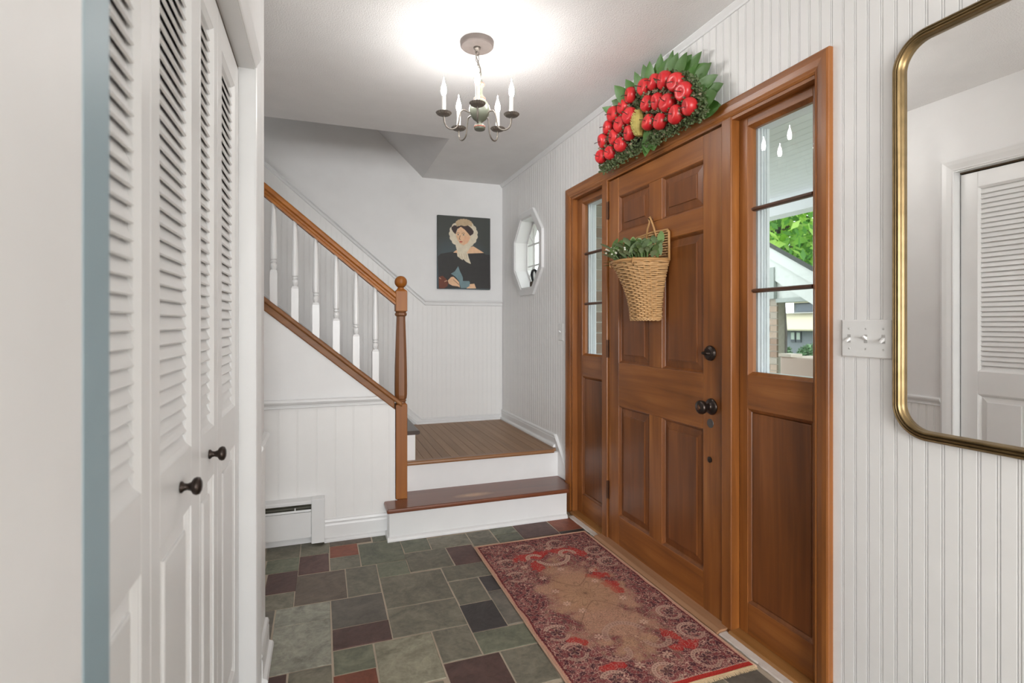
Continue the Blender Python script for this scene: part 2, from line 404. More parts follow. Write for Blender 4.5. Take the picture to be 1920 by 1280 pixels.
def oct_half(y):
    dy = abs(y - OC[0]); a, hw, hh = 0.272 * 0.43, 0.272, 0.287
    if dy >= hw: return None
    if dy <= a: return hh
    return hh + (dy - a) / (hw - a) * (hh * 0.43 - hh)
for k in range(k0, 200):
    ya = 1.2355 + pitch * k
    if ya > YF - 0.01: break
    yb = min(ya + pitch, YF); c = (ya + yb) / 2
    zb = 0 if c < 3.2 else (0.05 if c < 3.3 else ZL)
    spans = [(zb, ZC, zb, ZC)]
    if 1.24 < c < 3.115: spans = [(2.06, ZC, 2.06, ZC)]
    else:
        ha, hb = oct_half(ya), oct_half(yb)
        if ha is not None or hb is not None:
            ha = ha if ha is not None else 0.287 * 0.43; hb = hb if hb is not None else 0.287 * 0.43
            spans = [(zb, OC[1] - ha, zb, OC[1] - hb), (OC[1] + ha, ZC, OC[1] + hb, ZC)]
    for z0, z1a, z0b, z1b in spans:
        bead_board(wall_r, (XW, ya), (0, 1, 0), (-1, 0, 0), yb - ya, z0, z1a, z1b, M['board'], z0b)
# small cove moulding under the ceiling
cove = [(XW, ZC), (XW - 0.022, ZC), (XW - 0.022, ZC - 0.004), (XW - 0.016, ZC - 0.012), (XW - 0.009, ZC - 0.02), (XW - 0.007, ZC - 0.027), (XW, ZC - 0.027)]
struct(MB().prism(cove, 'Y', -2.5, YF).build('trim_1', M['trim']), 'white cove moulding under the ceiling along the beadboard wall')
def base_prof(x, s, z):
    """baseboard section from wall plane x, growing along s, floor z"""
    return [(x, z), (x + s * 0.030, z), (x + s * 0.030, z + 0.010), (x + s * 0.026, z + 0.017), (x + s * 0.016, z + 0.021), (x + s * 0.014, z + 0.024), (x + s * 0.014, z + 0.060),
            (x + s * 0.011, z + 0.066), (x + s * 0.011, z + 0.070), (x + s * 0.014, z + 0.074), (x + s * 0.010, z + 0.082), (x, z + 0.084)]
mb = MB().prism(base_prof(XW, -1, 0), 'Y', -2.5, 1.222)
struct(mb.build('baseboard_right', M['trim']), 'white baseboard under the mirror')
mb = MB().prism(base_prof(XW, -1, ZL), 'Y', 3.30, YF - 0.012)
mb.prism([(3.302, ZL + 0.084), (3.302, 0.19), (3.14, 0.19), (3.14, ZL - 0.09)], 'X', XW, XW - 0.014)
mb.prism([(3.312, ZL + 0.086), (3.302, ZL + 0.074), (3.14, ZL - 0.10), (3.14, ZL - 0.085)], 'X', XW, XW - 0.019)
struct(mb.build('baseboard_landing', M['trim']), 'white baseboard along the landing stepping down beside the front door casing')

# octagon window
win = thing('window_3', (1.58, OC[0], OC[1] - 0.32), 'white octagonal window over the stair landing', 'window', kind='structure')
def ring(poly_o, poly_i, x0, x1):
    mb = MB(); n = len(poly_o); vs = []
    for x, P in ((x0, poly_o), (x0, poly_i), (x1, poly_i), (x1, poly_o)): vs += [(x, p[0], p[1]) for p in P]
    fs = []
    for i in range(n):
        j = (i + 1) % n
        for a, b in ((0, 1), (1, 2), (2, 3), (3, 0)): fs.append((a * n + i, a * n + j, b * n + j, b * n + i))
    return mb.add(vs, fs)
ring(octo(0.318, 0.328), octo(0.262, 0.276), XW - 0.020, XW + 0.004).build('casing', M['trim'], win, bevel=0.005)
ring(octo(0.280, 0.294), octo(0.252, 0.266), XW - 0.012, (XO + 0.045)).build('reveal', M['trim'], win)
ring(octo(0.252, 0.266), octo(0.236, 0.250), (XO + 0.045) - 0.06, (XO + 0.045) - 0.035).build('sash', M['trim'], win)
mb = MB().prism(octo(0.244, 0.258), 'X', (XO + 0.045) - 0.048, (XO + 0.045) - 0.045); mb.build('pane', M['glass'], win)
xg = (XO + 0.045) - 0.066
for d in (-0.085, 0.085):
    B(xg, xg + 0.012, OC[0] + d - 0.006, OC[0] + d + 0.006, OC[1] - 0.21, OC[1] + 0.21).build('muntin', M['trim'], win)
    B(xg - 0.001, xg + 0.013, OC[0] - 0.2, OC[0] + 0.2, OC[1] + d - 0.006, OC[1] + d + 0.006).build('muntin', M['trim'], win)
for sy in (-1, 1):
    for sz in (-1, 1):
        MB().tube([(xg + 0.006, OC[0] + sy * 0.085, OC[1] + sz * 0.085), (xg + 0.006, OC[0] + sy * 0.185, OC[1] + sz * 0.175)], 0.006, 6).build('muntin', M['trim'], win)
# small antique flat iron standing in the octagon window
zi = OC[1] - 0.266; yi = OC[0] + 0.035; xi = 1.575
fi = thing('flat_iron', (xi, yi, zi), 'small dark antique flat iron with loop handle standing in the octagon window', 'iron')
mb = MB().loft([[(xi - 0.025 * s, yi - 0.055 * s, z), (xi + 0.025 * s, yi - 0.055 * s, z), (xi + 0.027 * s, yi + 0.02 * s, z), (xi, yi + 0.07 * s, z), (xi - 0.027 * s, yi + 0.02 * s, z)]
                for s, z in ((1, zi), (1, zi + 0.04), (0.85, zi + 0.05))])
mb.build('sole', plain('rusty_iron', (0.09, 0.055, 0.03), 0.6, 0.4), fi, bevel=0.003)
pts = [(xi, yi - 0.03, zi + 0.048), (xi, yi - 0.048, zi + 0.085), (xi, yi - 0.05, zi + 0.115), (xi, yi - 0.03, zi + 0.135), (xi, yi + 0.02, zi + 0.137), (xi, yi + 0.042, zi + 0.118), (xi, yi + 0.038, zi + 0.085), (xi, yi + 0.015, zi + 0.048)]
MB().tube(curve_through(pts, 4), 0.010, 10).build('handle', plain('black_iron', (0.02, 0.021, 0.025), 0.5, 0.5), fi, smooth=True)

# ------------------------------------------------------------------ front door
XD = 1.505; D0, D1 = 1.707, 2.600
door = thing('door_1', (XD + 0.02, (D0 + D1) / 2, 0), 'stained wooden six panel front door with dark bronze knob', 'door', kind='structure')
cols = [(1.822, 2.108), (2.213, 2.495)]; rows = [(0.171, 0.766), (0.998, 1.602), (1.700, 1.895)]
DT = 0.04; ZT = 1.998
B(XD, XD + DT, D0, cols[0][0], 0.012, ZT).build('stile', M['doorV'], door, bevel=0.003)
B(XD, XD + DT, cols[1][1], D1, 0.012, ZT).build('stile', M['doorV'], door, bevel=0.003)
zz = [0.012] + [z for r in rows for z in r] + [ZT]
for i in range(4):
    B(XD + 0.0004, XD + DT, cols[0][0], cols[1][1], zz[2 * i], zz[2 * i + 1]).build('rail', M['doorH'], door, bevel=0.003)
for z0, z1 in rows:
    B(XD + 0.0002, XD + DT, cols[0][1], cols[1][0], z0, z1).build('muntin_stile', M['doorV'], door, bevel=0.003)
def raised_panel(y0, y1, z0, z1, x, s, m, parent, name='panel', dep=0.013, bev=0.034, lift=0.010, back=0.018):
    """panel in the plane X = x; s = +1 if the recess goes towards +X"""
    e = 0.010
    def R(i, d): return [(x + s * d, y0 + i, z0 + i), (x + s * d, y1 - i, z0 + i), (x + s * d, y1 - i, z1 - i), (x + s * d, y0 + i, z1 - i)]
    rings = [R(-0.002, 0.002), R(0.003, 0.0035), R(e, dep - 0.002), R(e + 0.002, dep + 0.001), R(e + bev, dep - lift + 0.005), R(e + bev + 0.0005, dep - lift + 0.0015), R(e + bev + 0.004, dep - lift)]
    mb = MB(); n = 4; vs = [p for r in rings for p in r]; fs = []
    for i in range(len(rings) - 1):
        for k in range(4): fs.append((i * 4 + k, i * 4 + (k + 1) % 4, (i + 1) * 4 + (k + 1) % 4, (i + 1) * 4 + k))
    L = (len(rings) - 1) * 4; fs.append((L, L + 1, L + 2, L + 3))
    bk = R(-0.002, dep + back); o = len(vs); vs += bk; fs.append((o, o + 1, o + 2, o + 3))
    for k in range(4): fs.append((k, (k + 1) % 4, o + (k + 1) % 4, o + k))
    mb.add(vs, fs); return mb.build(name, m, parent)
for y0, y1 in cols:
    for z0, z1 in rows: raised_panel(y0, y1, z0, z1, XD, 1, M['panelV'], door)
for z in (0.235, 1.02, 1.79):
    MB().lathe([(0.0, 0), (0.006, 0.001), (0.006, 0.098), (0, 0.1)], (XD - 0.006, D1 + 0.003, z), 10).box(XD - 0.002, XD, D1 - 0.01, D1 - 0.001, z, z + 0.1).build('hinge', M['oldbronze'], door, smooth=False)
RX = Matrix.Rotation(-PI / 2, 3, 'Y')     # local +z -> -X
db = MB().lathe([(0, 0), (0.031, 0), (0.032, 0.004), (0.029, 0.012), (0.020, 0.018), (0, 0.019)], (XD, 1.774, 1.087), 24, RX).build('deadbolt', M['bronze'], door, smooth=False, bevel=0.001)
MB().loft([[(XD - 0.017, 1.774 + a, 1.087 + b) for a, b in ((-0.017, -0.005), (0.017, -0.009), (0.017, 0.009), (-0.017, 0.005))], [(XD - 0.033, 1.774 + a, 1.087 + b) for a, b in ((-0.013, -0.003), (0.02, -0.004), (0.02, 0.004), (-0.013, 0.003))]]).build('thumb_turn', M['bronze'], db, bevel=0.002)
kb = MB().lathe([(0, 0), (0.033, 0), (0.034, 0.003), (0.031, 0.008), (0.024, 0.011), (0.014, 0.014), (0.0125, 0.022), (0.013, 0.033), (0.017, 0.037), (0.026, 0.043), (0.0285, 0.052), (0.027, 0.061), (0.020, 0.066), (0.0, 0.067)], (XD, 1.769, 0.868), 28, RX)
ko = kb.build('door_knob', M['bronze'], door, smooth=True)
MB().lathe([(0, 0), (0.011, 0), (0.010, 0.003), (0, 0.0035)], (XD - 0.0665, 1.769, 0.868), 18, RX).build('knob_button', M['oldbronze'], ko, smooth=True)
MB().lathe([(0, 0), (0.019, 0), (0.018, 0.002), (0, 0.0025)], (XD, 1.777, 0.798), 20, RX).build('old_lock_hole_cover', plain('grey_metal', (0.11, 0.10, 0.095), 0.5, 0.5), door, smooth=False)
MB().lathe([(0, 0), (0.012, 0), (0.012, 0.004), (0.006, 0.006), (0, 0.0065)], (XD, 1.779, 0.648), 18, RX).build('peg_stop', M['bronze'], door, smooth=False)

# casing and posts of the front door
cas = thing('trim_2', (1.5, 2.18, 0), 'stained wooden casing and posts around the front door and its sidelights', 'casing', kind='structure')
XC = 1.488
def casing_prof(a, b):   # a = inner edge, b = outer edge, section as (offset, x)
    w_ = b - a
    return [(a, XW + 0.004), (a, XC + 0.009), (a + 0.10 * w_, XC + 0.004), (a + 0.2 * w_, XC + 0.0055), (a + 0.3 * w_, XC + 0.003), (a + 0.6 * w_, XC), (a + 0.88 * w_, XC), (a + 0.97 * w_, XC + 0.003), (b, XC + 0.006), (b, XW + 0.004)]
CY0, CY1, CZ = 1.225, 3.132, 2.077; CI0, CI1, CIZ = 1.280, 3.062, 2.012
pr = casing_prof(0, 1)
def leg(yi, yo, zi, zo, name):
    low = [(x, yi + (yo - yi) * t, -0.002) for t, x in casing_prof(0, 1)]
    top = [(x, yi + (yo - yi) * t, zi + (zo - zi) * t) for t, x in casing_prof(0, 1)]
    return MB().loft([low, top]).build(name, M['doorV'], cas)
leg(CI0, CY0, CIZ, CZ, 'casing_leg'); leg(CI1, CY1, CIZ, CZ, 'casing_leg')
L = [(x, CI0 + (CY0 - CI0) * t, CIZ + (CZ - CIZ) * t) for t, x in casing_prof(0, 1)]
R_ = [(x, CI1 + (CY1 - CI1) * t, CIZ + (CZ - CIZ) * t) for t, x in casing_prof(0, 1)]
MB().loft([L, R_]).build('casing_head', M['doorH'], cas)
for y0, y1 in ((1.650, 1.7035), (2.6035, 2.661)):
    B(1.495, XO, y0, y1, 0, 2.014).build('post', M['doorV'], cas, bevel=0.004)
B(1.508, XO, 1.262, 1.276, 0, 2.03).build('jamb', M['doorV'], cas); B(1.500, XO, 3.045, 3.058, 0, 2.03).build('jamb', M['doorV'], cas)
B(1.500, XO, 1.276, 1.650, 2.000, 2.014).build('head_jamb', M['doorH'], cas); B(1.500, XO, 2.661, 3.045, 2.000, 2.014).build('head_jamb', M['doorH'], cas)
B(1.497, XO, 1.7035, 2.6035, 2.004, 2.016).build('head_jamb', M['doorH'], cas)
MB().prism([(1.441, 0.0), (1.441, 0.008), (1.46, 0.016), (1.54, 0.018), (1.54, 0.0)], 'Y', 1.668, 2.66).build('threshold', M['thresh'], cas)
for y0, y1 in ((1.20, 1.650), (2.664, 3.045)):
    MB().prism([(1.482, 0.0), (1.482, 0.012), (1.488, 0.018), (1.54, 0.019), (1.54, 0.0)], 'Y', max(y0, 1.225), y1).build('sill_strip', M['sill'], cas)
def caulk_line(y0, y1, x0, x1, n=36):
    vs, fs = [], []
    for i in range(n + 1):
        y = y0 + (y1 - y0) * i / n; a = random.uniform(-0.0025, 0.0025); b = random.uniform(-0.003, 0.003)
        vs += [(x0 + a, y, 0.0005), (x0 + a + 0.003, y, 0.006), (x1 + b, y, 0.008), (x1 + b, y, 0.0005)]
    for i in range(n):
        for k in range(3): fs.append((4 * i + k, 4 * i + k + 1, 4 * i + k + 5, 4 * i + k + 4))
    return MB().add(vs, fs)
caulk_line(0.9, 1.665, 1.452, 1.484).build('caulk_strip', M['caulk'], cas)
caulk_line(2.665, 3.0, 1.452, 1.484, 14).build('caulk_strip', M['caulk'], cas)

# sidelights
XS = 1.535
def sidelight(name, y0, y1, gy0, gy1, py0, py1, label):
    t = thing(name, (XS + 0.02, (y0 + y1) / 2, 0.019), label, 'window', kind='structure')
    gz0, gz1, pz0, pz1 = 1.024, 1.952, 0.140, 0.882
    x1 = XS + 0.042; b = 0.012
    B(XS, x1, y0, gy0 - b, 0.019, 2.0).build('stile', M['doorV'], t, bevel=0.002); B(XS, x1, gy1 + b, y1, 0.019, 2.0).build('stile', M['doorV'], t, bevel=0.002)
    for z0, z1 in ((0.019, pz0), (pz1, gz0 - b), (gz1 + b, 2.0)):
        B(XS, x1, gy0 - b, gy1 + b, z0, z1).build('rail', M['doorH'], t, bevel=0.002)
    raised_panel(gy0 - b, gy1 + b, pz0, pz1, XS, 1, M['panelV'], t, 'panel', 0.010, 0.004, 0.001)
    # glazing bead
    o = [(gy0 - b, gz0 - b), (gy1 + b, gz0 - b), (gy1 + b, gz1 + b), (gy0 - b, gz1 + b)]; i_ = [(gy0, gz0), (gy1, gz0), (gy1, gz1), (gy0, gz1)]
    mb = MB(); vs = [(XS + 0.002, *p) for p in o] + [(XS + 0.014, *p) for p in i_] + [(XS + 0.03, *p) for p in i_]
    fs = [(a, (a + 1) % 4, (a + 1) % 4 + 4, a + 4) for a in range(4)] + [(a + 4, (a + 1) % 4 + 4, (a + 1) % 4 + 8, a + 8) for a in range(4)]
    mb.add(vs, fs).build('glazing_bead', M['doorV'], t)
    zs = [gz0, 1.333, 1.645, gz1]
    for k in range(3):
        B(XS + 0.020, XS + 0.023, gy0 - 0.004, gy1 + 0.004, zs[k] + (0.004 if k else 0), zs[k + 1] - (0.004 if k < 2 else 0)).build('pane', M['glass'], t)
    for z in zs[1:3]:
        MB().prism([(XS + 0.008, z - 0.003), (XS + 0.008, z + 0.003), (XS + 0.016, z + 0.0075), (XS + 0.03, z + 0.0075), (XS + 0.03, z - 0.0075), (XS + 0.016, z - 0.0075)], 'Y', gy0, gy1).build('muntin', M['muntin'], t)
    # outside frame: white boards of the weatherproof reveal
    for (a, c) in ((gy1 + 0.003, gy1 + 0.04), (gy0 - 0.04, gy0 - 0.003)):
        mb = MB().box(x1, XO, a, c, 0.9, 2.02)
        mb.build('outer_jamb', M['outer'], t)
    mb = MB().box(XO - 0.024, XO - 0.018, gy1 - 0.004, gy1 + 0.003, 0.95, gz1 + 0.02).box(XO - 0.008, XO, gy1 - 0.002, gy1 + 0.003, 0.95, gz1 + 0.02).box(XO, XO + 0.013, gy1 - 0.006, gy1 + 0.06, 0.9, 2.05)
    mb.build('brick_mould', M['outer'], t)
    B(x1, XO + 0.02, gy0 - 0.04, gy1 + 0.04, gz1 + 0.006, gz1 + 0.05).build('outer_head', M['outer'], t)
    B(x1, XO + 0.03, gy0 - 0.04, gy1 + 0.04, gz0 - 0.05, gz0 - 0.006).build('outer_sill', M['outer'], t)
    return t
M['muntin'] = plain('dark_muntin_wood', (0.10, 0.042, 0.022), 0.4)
M['outer'] = paint('white_outdoor_paint', (0.78, 0.81, 0.84), 0.45)
sidelight('window_1', 1.277, 1.648, 1.331, 1.594, 0, 0, 'right sidelight beside the mirror with three glass panes over a wooden panel')
sidelight('window_2', 2.664, 3.044, 2.712, 2.966, 0, 0, 'narrow left sidelight next to the stairs with three glass panes')

# ------------------------------------------------------------------ far wall with chair rail and skirt
wall_f = struct(B(-3.0, 1.52, YF, YF + 0.12, 0, 4.7).build('wall_far', M['wall']), 'white wall behind the staircase and landing')
SL_R = -0.85
def rail_z(x): return 1.366 if x > 0.82 else 1.366 + (x - 0.82) * SL_R
def skirt_z(x): return ZL + 0.046 if x > 0.815 else ZL + 0.046 + (x - 0.815) * SL_R
k = 0
x = -0.9
while x < XW - 0.005:
    x2 = min(x + 0.0405, XW - 0.004)
    bead_board(wall_f, (x, YF - 0.006), (1, 0, 0), (0, -1, 0), x2 - x, skirt_z(x) - 0.03, rail_z(x) + 0.012, rail_z(x2) + 0.012, M['board'], skirt_z(x2) - 0.03, 0.0016)
    x = x2
rp = [(0, 0.0), (0.010, 0.002), (0.012, 0.010), (0.009, 0.014), (0.011, 0.026), (0.018, 0.032), (0.020, 0.038), (0.016, 0.045), (0, 0.046)]   # (out, up)
def wall_sweep(prof, y, s, path, name, label):
    """moulding along a path of (x, z) on a wall plane Y = y, growing to s*out"""
    rings = []
    for i, (px, pz) in enumerate(path):
        rings.append([(px + (u * 0.38 if 0 < i < len(path) - 1 else 0) * 0, y + s * o_, pz + u * 1.0) for o_, u in prof])
    return struct(MB().loft(rings).build(name, M['trim']), label)
wall_sweep(rp, YF - 0.006, -1, [(XW - 0.003, 1.366), (0.82, 1.366), (-0.9, 1.366 + 1.72 * 0.85)], 'trim_3', 'white chair rail rising along the wall behind the stairs')
bp = [(u - YF, z - ZL) for u, z in base_prof(YF, -1, ZL)]
bp2 = [(-(a), b) for a, b in bp]
rings = [[(XW - 0.012, YF - 0.006 - a, ZL + b - (0.038 if b > 0.03 else 0)) for a, b in bp2],
         [(0.79 if b > 0.03 else 0.745, YF - 0.006 - a, ZL + b - (0.038 if b > 0.03 else 0)) for a, b in bp2],
         [(-0.9, YF - 0.006 - a, ZL + b - (0.038 if b > 0.03 else 0) + (0.79 + 0.9) * 0.85 - (0 if b > 0.03 else 0.0)) for a, b in bp2]]
struct(MB().loft(rings).build('baseboard_far', M['trim']), 'white baseboard rising as a skirt along the stairs')

# ------------------------------------------------------------------ stair wall (below the sloping stringer)
def cap_z(x): return 0.788 + (0.396 - x) * 0.823          # top of the stringer cap at the front face
STR0 = 0.4
poly = [(-1.9, 0), (0.40, 0), (0.40, cap_z(0.40) - 0.075), (-1.9, cap_z(-1.9) - 0.075)]
wall_s = struct(MB().prism(poly, 'Y', YS, YS + 0.06).build('wall_stairs', M['wall']), 'white wall with wainscot closing the side of the staircase')
x = -1.2
while x < 0.398:
    x2 = min(x + 0.098, 0.399)
    t = lambda q: min(0.76, cap_z(q) - 0.076)
    bead_board(wall_s, (x, YS - 0.006), (1, 0, 0), (0, -1, 0), x2 - x, 0.05, t(x), t(x2), M['board'], None, 0.0012)
    x = x2
rs = [(0, 0.0), (0.008, 0.001), (0.010, 0.006), (0.006, 0.010), (0.007, 0.020), (0.014, 0.025), (0.020, 0.036), (0.020, 0.043), (0.014, 0.049), (0, 0.050)]
mb = MB().loft([[(-1.2, YS - 0.005 - o_, 0.744 + u) for o_, u in rs], [(0.396 + (0.788 - 0.075 - 0.744 - u) / 0.823, YS - 0.005 - o_, 0.744 + u) for o_, u in rs]])
struct(mb.build('trim_4', M['trim']), 'white chair rail under the stair stringer')
mb = MB().prism([(YS - 0.006 + (b_ - YS), z) for b_, z in [(YS - 0.0 - (p - 0), q) for p, q in [(-(a - 0), c) for a, c in base_prof(0, -1, 0)]]], 'X', 0.012, 0.352) if False else MB()
sec = base_prof(YS - 0.004, -1, 0)
mb.loft([[(0.012, a, c * 1.45 if c > 0.03 else c) for a, c in sec], [(0.352, a, c * 1.45 if c > 0.03 else c) for a, c in sec]])
struct(mb.build('baseboard_stairs', M['trim']), 'white baseboard between the heater and the first step')

# ------------------------------------------------------------------ staircase: two steps up to the landing, then left
stairs = thing('staircase', (0.9, 3.1, 0), 'white and wood stairs with a red-brown first tread and planked landing', 'staircase')
XR = XW - 0.007
mb = MB().box(0.352, 1.438, 3.0, 3.122, 0, 0.160).box(0.403, 1.438, 3.122, 3.14, 0, 0.160).box(0.403, XR, 3.14, 3.26, 0, 0.160); mb.build('riser', M['trim'], stairs)
q = [(3.0, 0), (2.982, 0), (2.982, 0.008), (2.986, 0.016), (2.994, 0.022), (3.0, 0.024)]
MB().loft([[(0.340, a, c) for a, c in q], [(1.438, a, c) for a, c in q]]).box(0.340, 0.352, 2.99, YS - 0.02, 0, 0.024).build('shoe_moulding', M['trim'], stairs)
def tread_mesh(x0, x1, y0, y1, z0, z1, r=0.011, left=True):
    zc = (z0 + z1) / 2; h = (z1 - z0) / 2
    ys = [(y0 + r - r * math.cos(a), zc + h * math.sin(a)) for a in [(-90 + 22.5 * i) * PI / 180 for i in range(9)]]
    ys = [(y1, z0)] + ys + [(y1, z1)]
    return MB().prism(ys, 'X', x0, x1)
tr = MB().prism([(0.335, 2.968), (1.443, 2.968), (1.486, 3.055), (1.486, 3.134), (XR, 3.134), (XR, 3.30), (0.41, 3.30), (0.41, 3.128), (0.335, 3.128)], 'Z', 0.160, 0.185).build('tread', M['tread'], stairs, bevel=0.009, origin=(0.875, 3.09, 0.185))
B(0.335, 0.399, YS - 0.03, YS - 0.012, 0.160, 0.185)
mb = MB().box(0.40, XR, 3.26, 3.275, 0.185, ZL - 0.024); mb.build('riser', M['trim'], stairs)
B(0.54, XR, 3.275, YF - 0.02, 0.2, ZL - 0.022).build('landing_base', M['trim'], stairs)
x = 0.54
while x < XR - 0.02:
    x2 = min(x + 0.0572, XR - 0.012)
    B(x + 0.0007, x2 - 0.0007, 3.275, YF - 0.02, ZL - 0.02, ZL + random.uniform(-0.0004, 0.0004)).build('plank', M['plank'], stairs, bevel=0.0012, origin=(x + random.uniform(-3, 3), 3.8, ZL - 0.02))
    x = x2
tread_mesh(0.462, 1.462, 3.238, 3.276, ZL - 0.024, ZL + 0.002).build('nosing', M['nose'], stairs)
# flight going up to the left
for i in range(7):
    zt = ZL + 0.182 * (i + 1); xr = 0.54 - 0.221 * i
    if i == 0: B(xr - 0.02, xr, 3.29, YF - 0.03, zt - 0.182, zt - 0.024).build('riser', M['trim'], stairs)
    else: B(xr - 0.02, xr, 3.23, YF - 0.03, zt - 0.182, zt - 0.024).build('riser', M['trim'], stairs)
    zc = zt - 0.0125
    ys = [(xr + 0.018 + 0.0125 * math.cos(a), zc + 0.0125 * math.sin(a)) for a in [(-90 + 30 * j) * PI / 180 for j in range(7)]]
    ys = [(xr - 0.23, zt - 0.025)] + ys + [(xr - 0.23, zt)]
    MB().prism(ys, 'Y', 3.275 if i == 0 else 3.23, YF - 0.03).build('tread', M['darktread'], stairs)
mb = MB().box(0.405, 0.541, 3.278, 3.292, ZL + 0.001, 0.526); mb.build('corner_board', M['trim'], stairs)
# stringer cap: wooden sloping board with a moulding below
def slope_bar(x0, x1, top, bot, y0, y1, m, name, parent, bevel=0.003):
    p = [(x0, cap_z(x0) + bot), (x1, cap_z(x1) + bot), (x1, cap_z(x1) + top), (x0, cap_z(x0) + top)]
    return MB().prism(p, 'Y', y0, y1).build(name, m, parent, bevel=bevel)
slope_bar(-1.6, 0.438, 0.0, -0.030, 3.105, 3.215, M['stringX'], 'stringer_cap', stairs, 0.008)
slope_bar(-1.6, 0.396, -0.026, -0.076, 3.118, 3.205, M['stringX'], 'stringer_moulding', stairs, 0.006)

# railing
rl = thing('stair_railing', (0.437, 3.163, 0.185), 'golden oak handrail with ball-topped newel and white turned balusters', 'railing')
NX, NY = 0.437, 3.163; hw = 0.0335
def sq_ring(h, z, c=0.0):
    if c: return [(NX + a, NY + b, z) for a, b in ((-h + c, -h), (h - c, -h), (h, -h + c), (h, h - c), (h - c, h), (-h + c, h), (-h, h - c), (-h, -h + c))]
    return [(NX + a, NY + b, z) for a, b in ((-h, -h), (h, -h), (h, h), (-h, h))]
newel = MB().loft([sq_ring(hw, 0.185), sq_ring(hw, 0.735), sq_ring(hw - 0.006, 0.742)]).build('newel_post', M['oakZ'], rl, bevel=0.003)
# turned, eight-sided shaft
pf = [(0.030, 0.740), (0.026, 0.744), (0.026, 0.752), (0.031, 0.757), (0.026, 0.762), (0.031, 0.770), (0.034, 0.79), (0.0345, 0.85), (0.0335, 0.95), (0.030, 1.08), (0.0265, 1.18), (0.0245, 1.245), (0.0245, 1.252), (0.030, 1.256), (0.033, 1.262), (0.033, 1.270), (0.028, 1.275), (0.031, 1.283)]
MB().loft([sq_ring(r, z, r * 0.55) for r, z in pf]).build('turned_shaft', M['turned'], newel)
MB().loft([sq_ring(hw, 1.282), sq_ring(hw, 1.400), sq_ring(hw - 0.012, 1.412)]).build('newel_block', M['oakZ'], newel, bevel=0.003)
ball = [(0.018, 1.408), (0.022, 1.414), (0.017, 1.420), (0.018, 1.424)] + [(0.0365 * math.sin(a), 1.455 - 0.036 * math.cos(a)) for a in [(30 + 15 * i) * PI / 180 for i in range(11)]]
MB().lathe(ball, (NX, NY, 0), 24).build('ball_finial', M['oakZ'], newel, smooth=True)
# handrail: moulded section swept along the slope
hs = [(-0.027, -0.075), (0.027, -0.075), (0.027, -0.060), (0.020, -0.052), (0.021, -0.040), (0.030, -0.030), (0.030, -0.012), (0.022, -0.002), (0.008, 0.003), (-0.008, 0.003), (-0.022, -0.002), (-0.030, -0.012), (-0.030, -0.030), (-0.021, -0.040), (-0.020, -0.052), (-0.027, -0.060)]
def hz(x): return 1.400 + (0.396 - x) * 0.829
MB().loft([[(x, 3.160 + a, hz(x) + b) for a, b in hs] for x in (0.404, -1.5)]).build('handrail', M['oakX'], rl)
# balusters
bal = None
for i in range(7):
    bx = 0.2905 - 0.1078 * i; by = 3.160; z0 = cap_z(bx) - 0.002
    if bal is None:
        h = 0.0185; zb = z0 + 0.175
        def sr(h, z): return [(bx + a, by + b, z) for a, b in ((-h, -h), (h, -h), (h, h), (-h, h))]
        mb = MB()
        low = [(bx - h, by - h, cap_z(bx - h) - 0.004), (bx + h, by - h, cap_z(bx + h) - 0.004), (bx + h, by + h, cap_z(bx + h) - 0.004), (bx - h, by + h, cap_z(bx - h) - 0.004)]
        mb.loft([low, sr(h, zb), sr(h * 0.72, zb + 0.012)])
        T = hz(bx) - 0.078 - zb
        p = [(0.012, 0.010), (0.010, 0.014), (0.0145, 0.024), (0.0165, 0.034), (0.015, 0.044), (0.010, 0.050), (0.0115, 0.053), (0.0155, 0.055), (0.0155, 0.061), (0.011, 0.063), (0.0125, 0.066), (0.0165, 0.070), (0.0175, 0.09), (0.0165, 0.16), (0.014, 0.26), (0.0115, 0.34), (0.0105, T + 0.03)]
        mb.lathe([(r, zb + z) for r, z in p], (bx, by, 0), 14)
        bal = mb.build('baluster', M['trim'], rl, origin=(bx, by, z0)); bal.data.shade_flat()
    else: part_copy(bal, rl, (bx, by, z0))

# ------------------------------------------------------------------ baseboard heater on the stair wall
ht = thing('baseboard_heater', (-0.6, 3.1, 0.015), 'white baseboard heater below the stair wall', 'heater')
HF = 3.064; HB = YS - 0.007
B(-0.055, 0.014, HF - 0.004, HB, 0.018, 0.258).build('end_cap', M['heater'], ht, bevel=0.004)
MB().prism([(HB, 0.256), (HF + 0.004, 0.252), (HF, 0.247), (HF, 0.234), (HF + 0.004, 0.234), (HF + 0.006, 0.246), (HB, 0.25)], 'X', -1.5, -0.055).build('top_cover', M['heater'], ht)
B(-1.5, -0.055, HB - 0.004, HB, 0.05, 0.25).build('back_plate', M['heaterdark'], ht)
MB().prism([(HF, 0.055), (HF, 0.188), (HF + 0.003, 0.191), (HF + 0.006, 0.188), (HF + 0.006, 0.058), (HF + 0.012, 0.055), (HF + 0.012, 0.052)], 'X', -1.5, -0.056).build('front_cover', M['heater'], ht)
MB().prism([(HF + 0.008, 0.192), (HF + 0.012, 0.202), (HF + 0.014, 0.202), (HF + 0.011, 0.19)], 'X', -1.5, -0.056).build('damper', M['heater'], ht)
MB().prism([(HF + 0.02, 0.236), (HB - 0.006, 0.205), (HB - 0.004, 0.208), (HF + 0.022, 0.240)], 'X', -1.5, -0.056).build('damper_blade', M['heaterdark'], ht)
mb = MB()
for i in range(120): mb.box(-1.45 + i * 0.0115, -1.4485 + i * 0.0115, HF + 0.014, HB - 0.006, 0.09, 0.165)
mb.build('fins', M['heaterdark'], ht, kind='stuff')
for xx in (-0.14, -0.62): B(xx, xx + 0.006, HF + 0.012, HF + 0.016, 0.196, 0.216).build('bracket', M['heater'], ht)

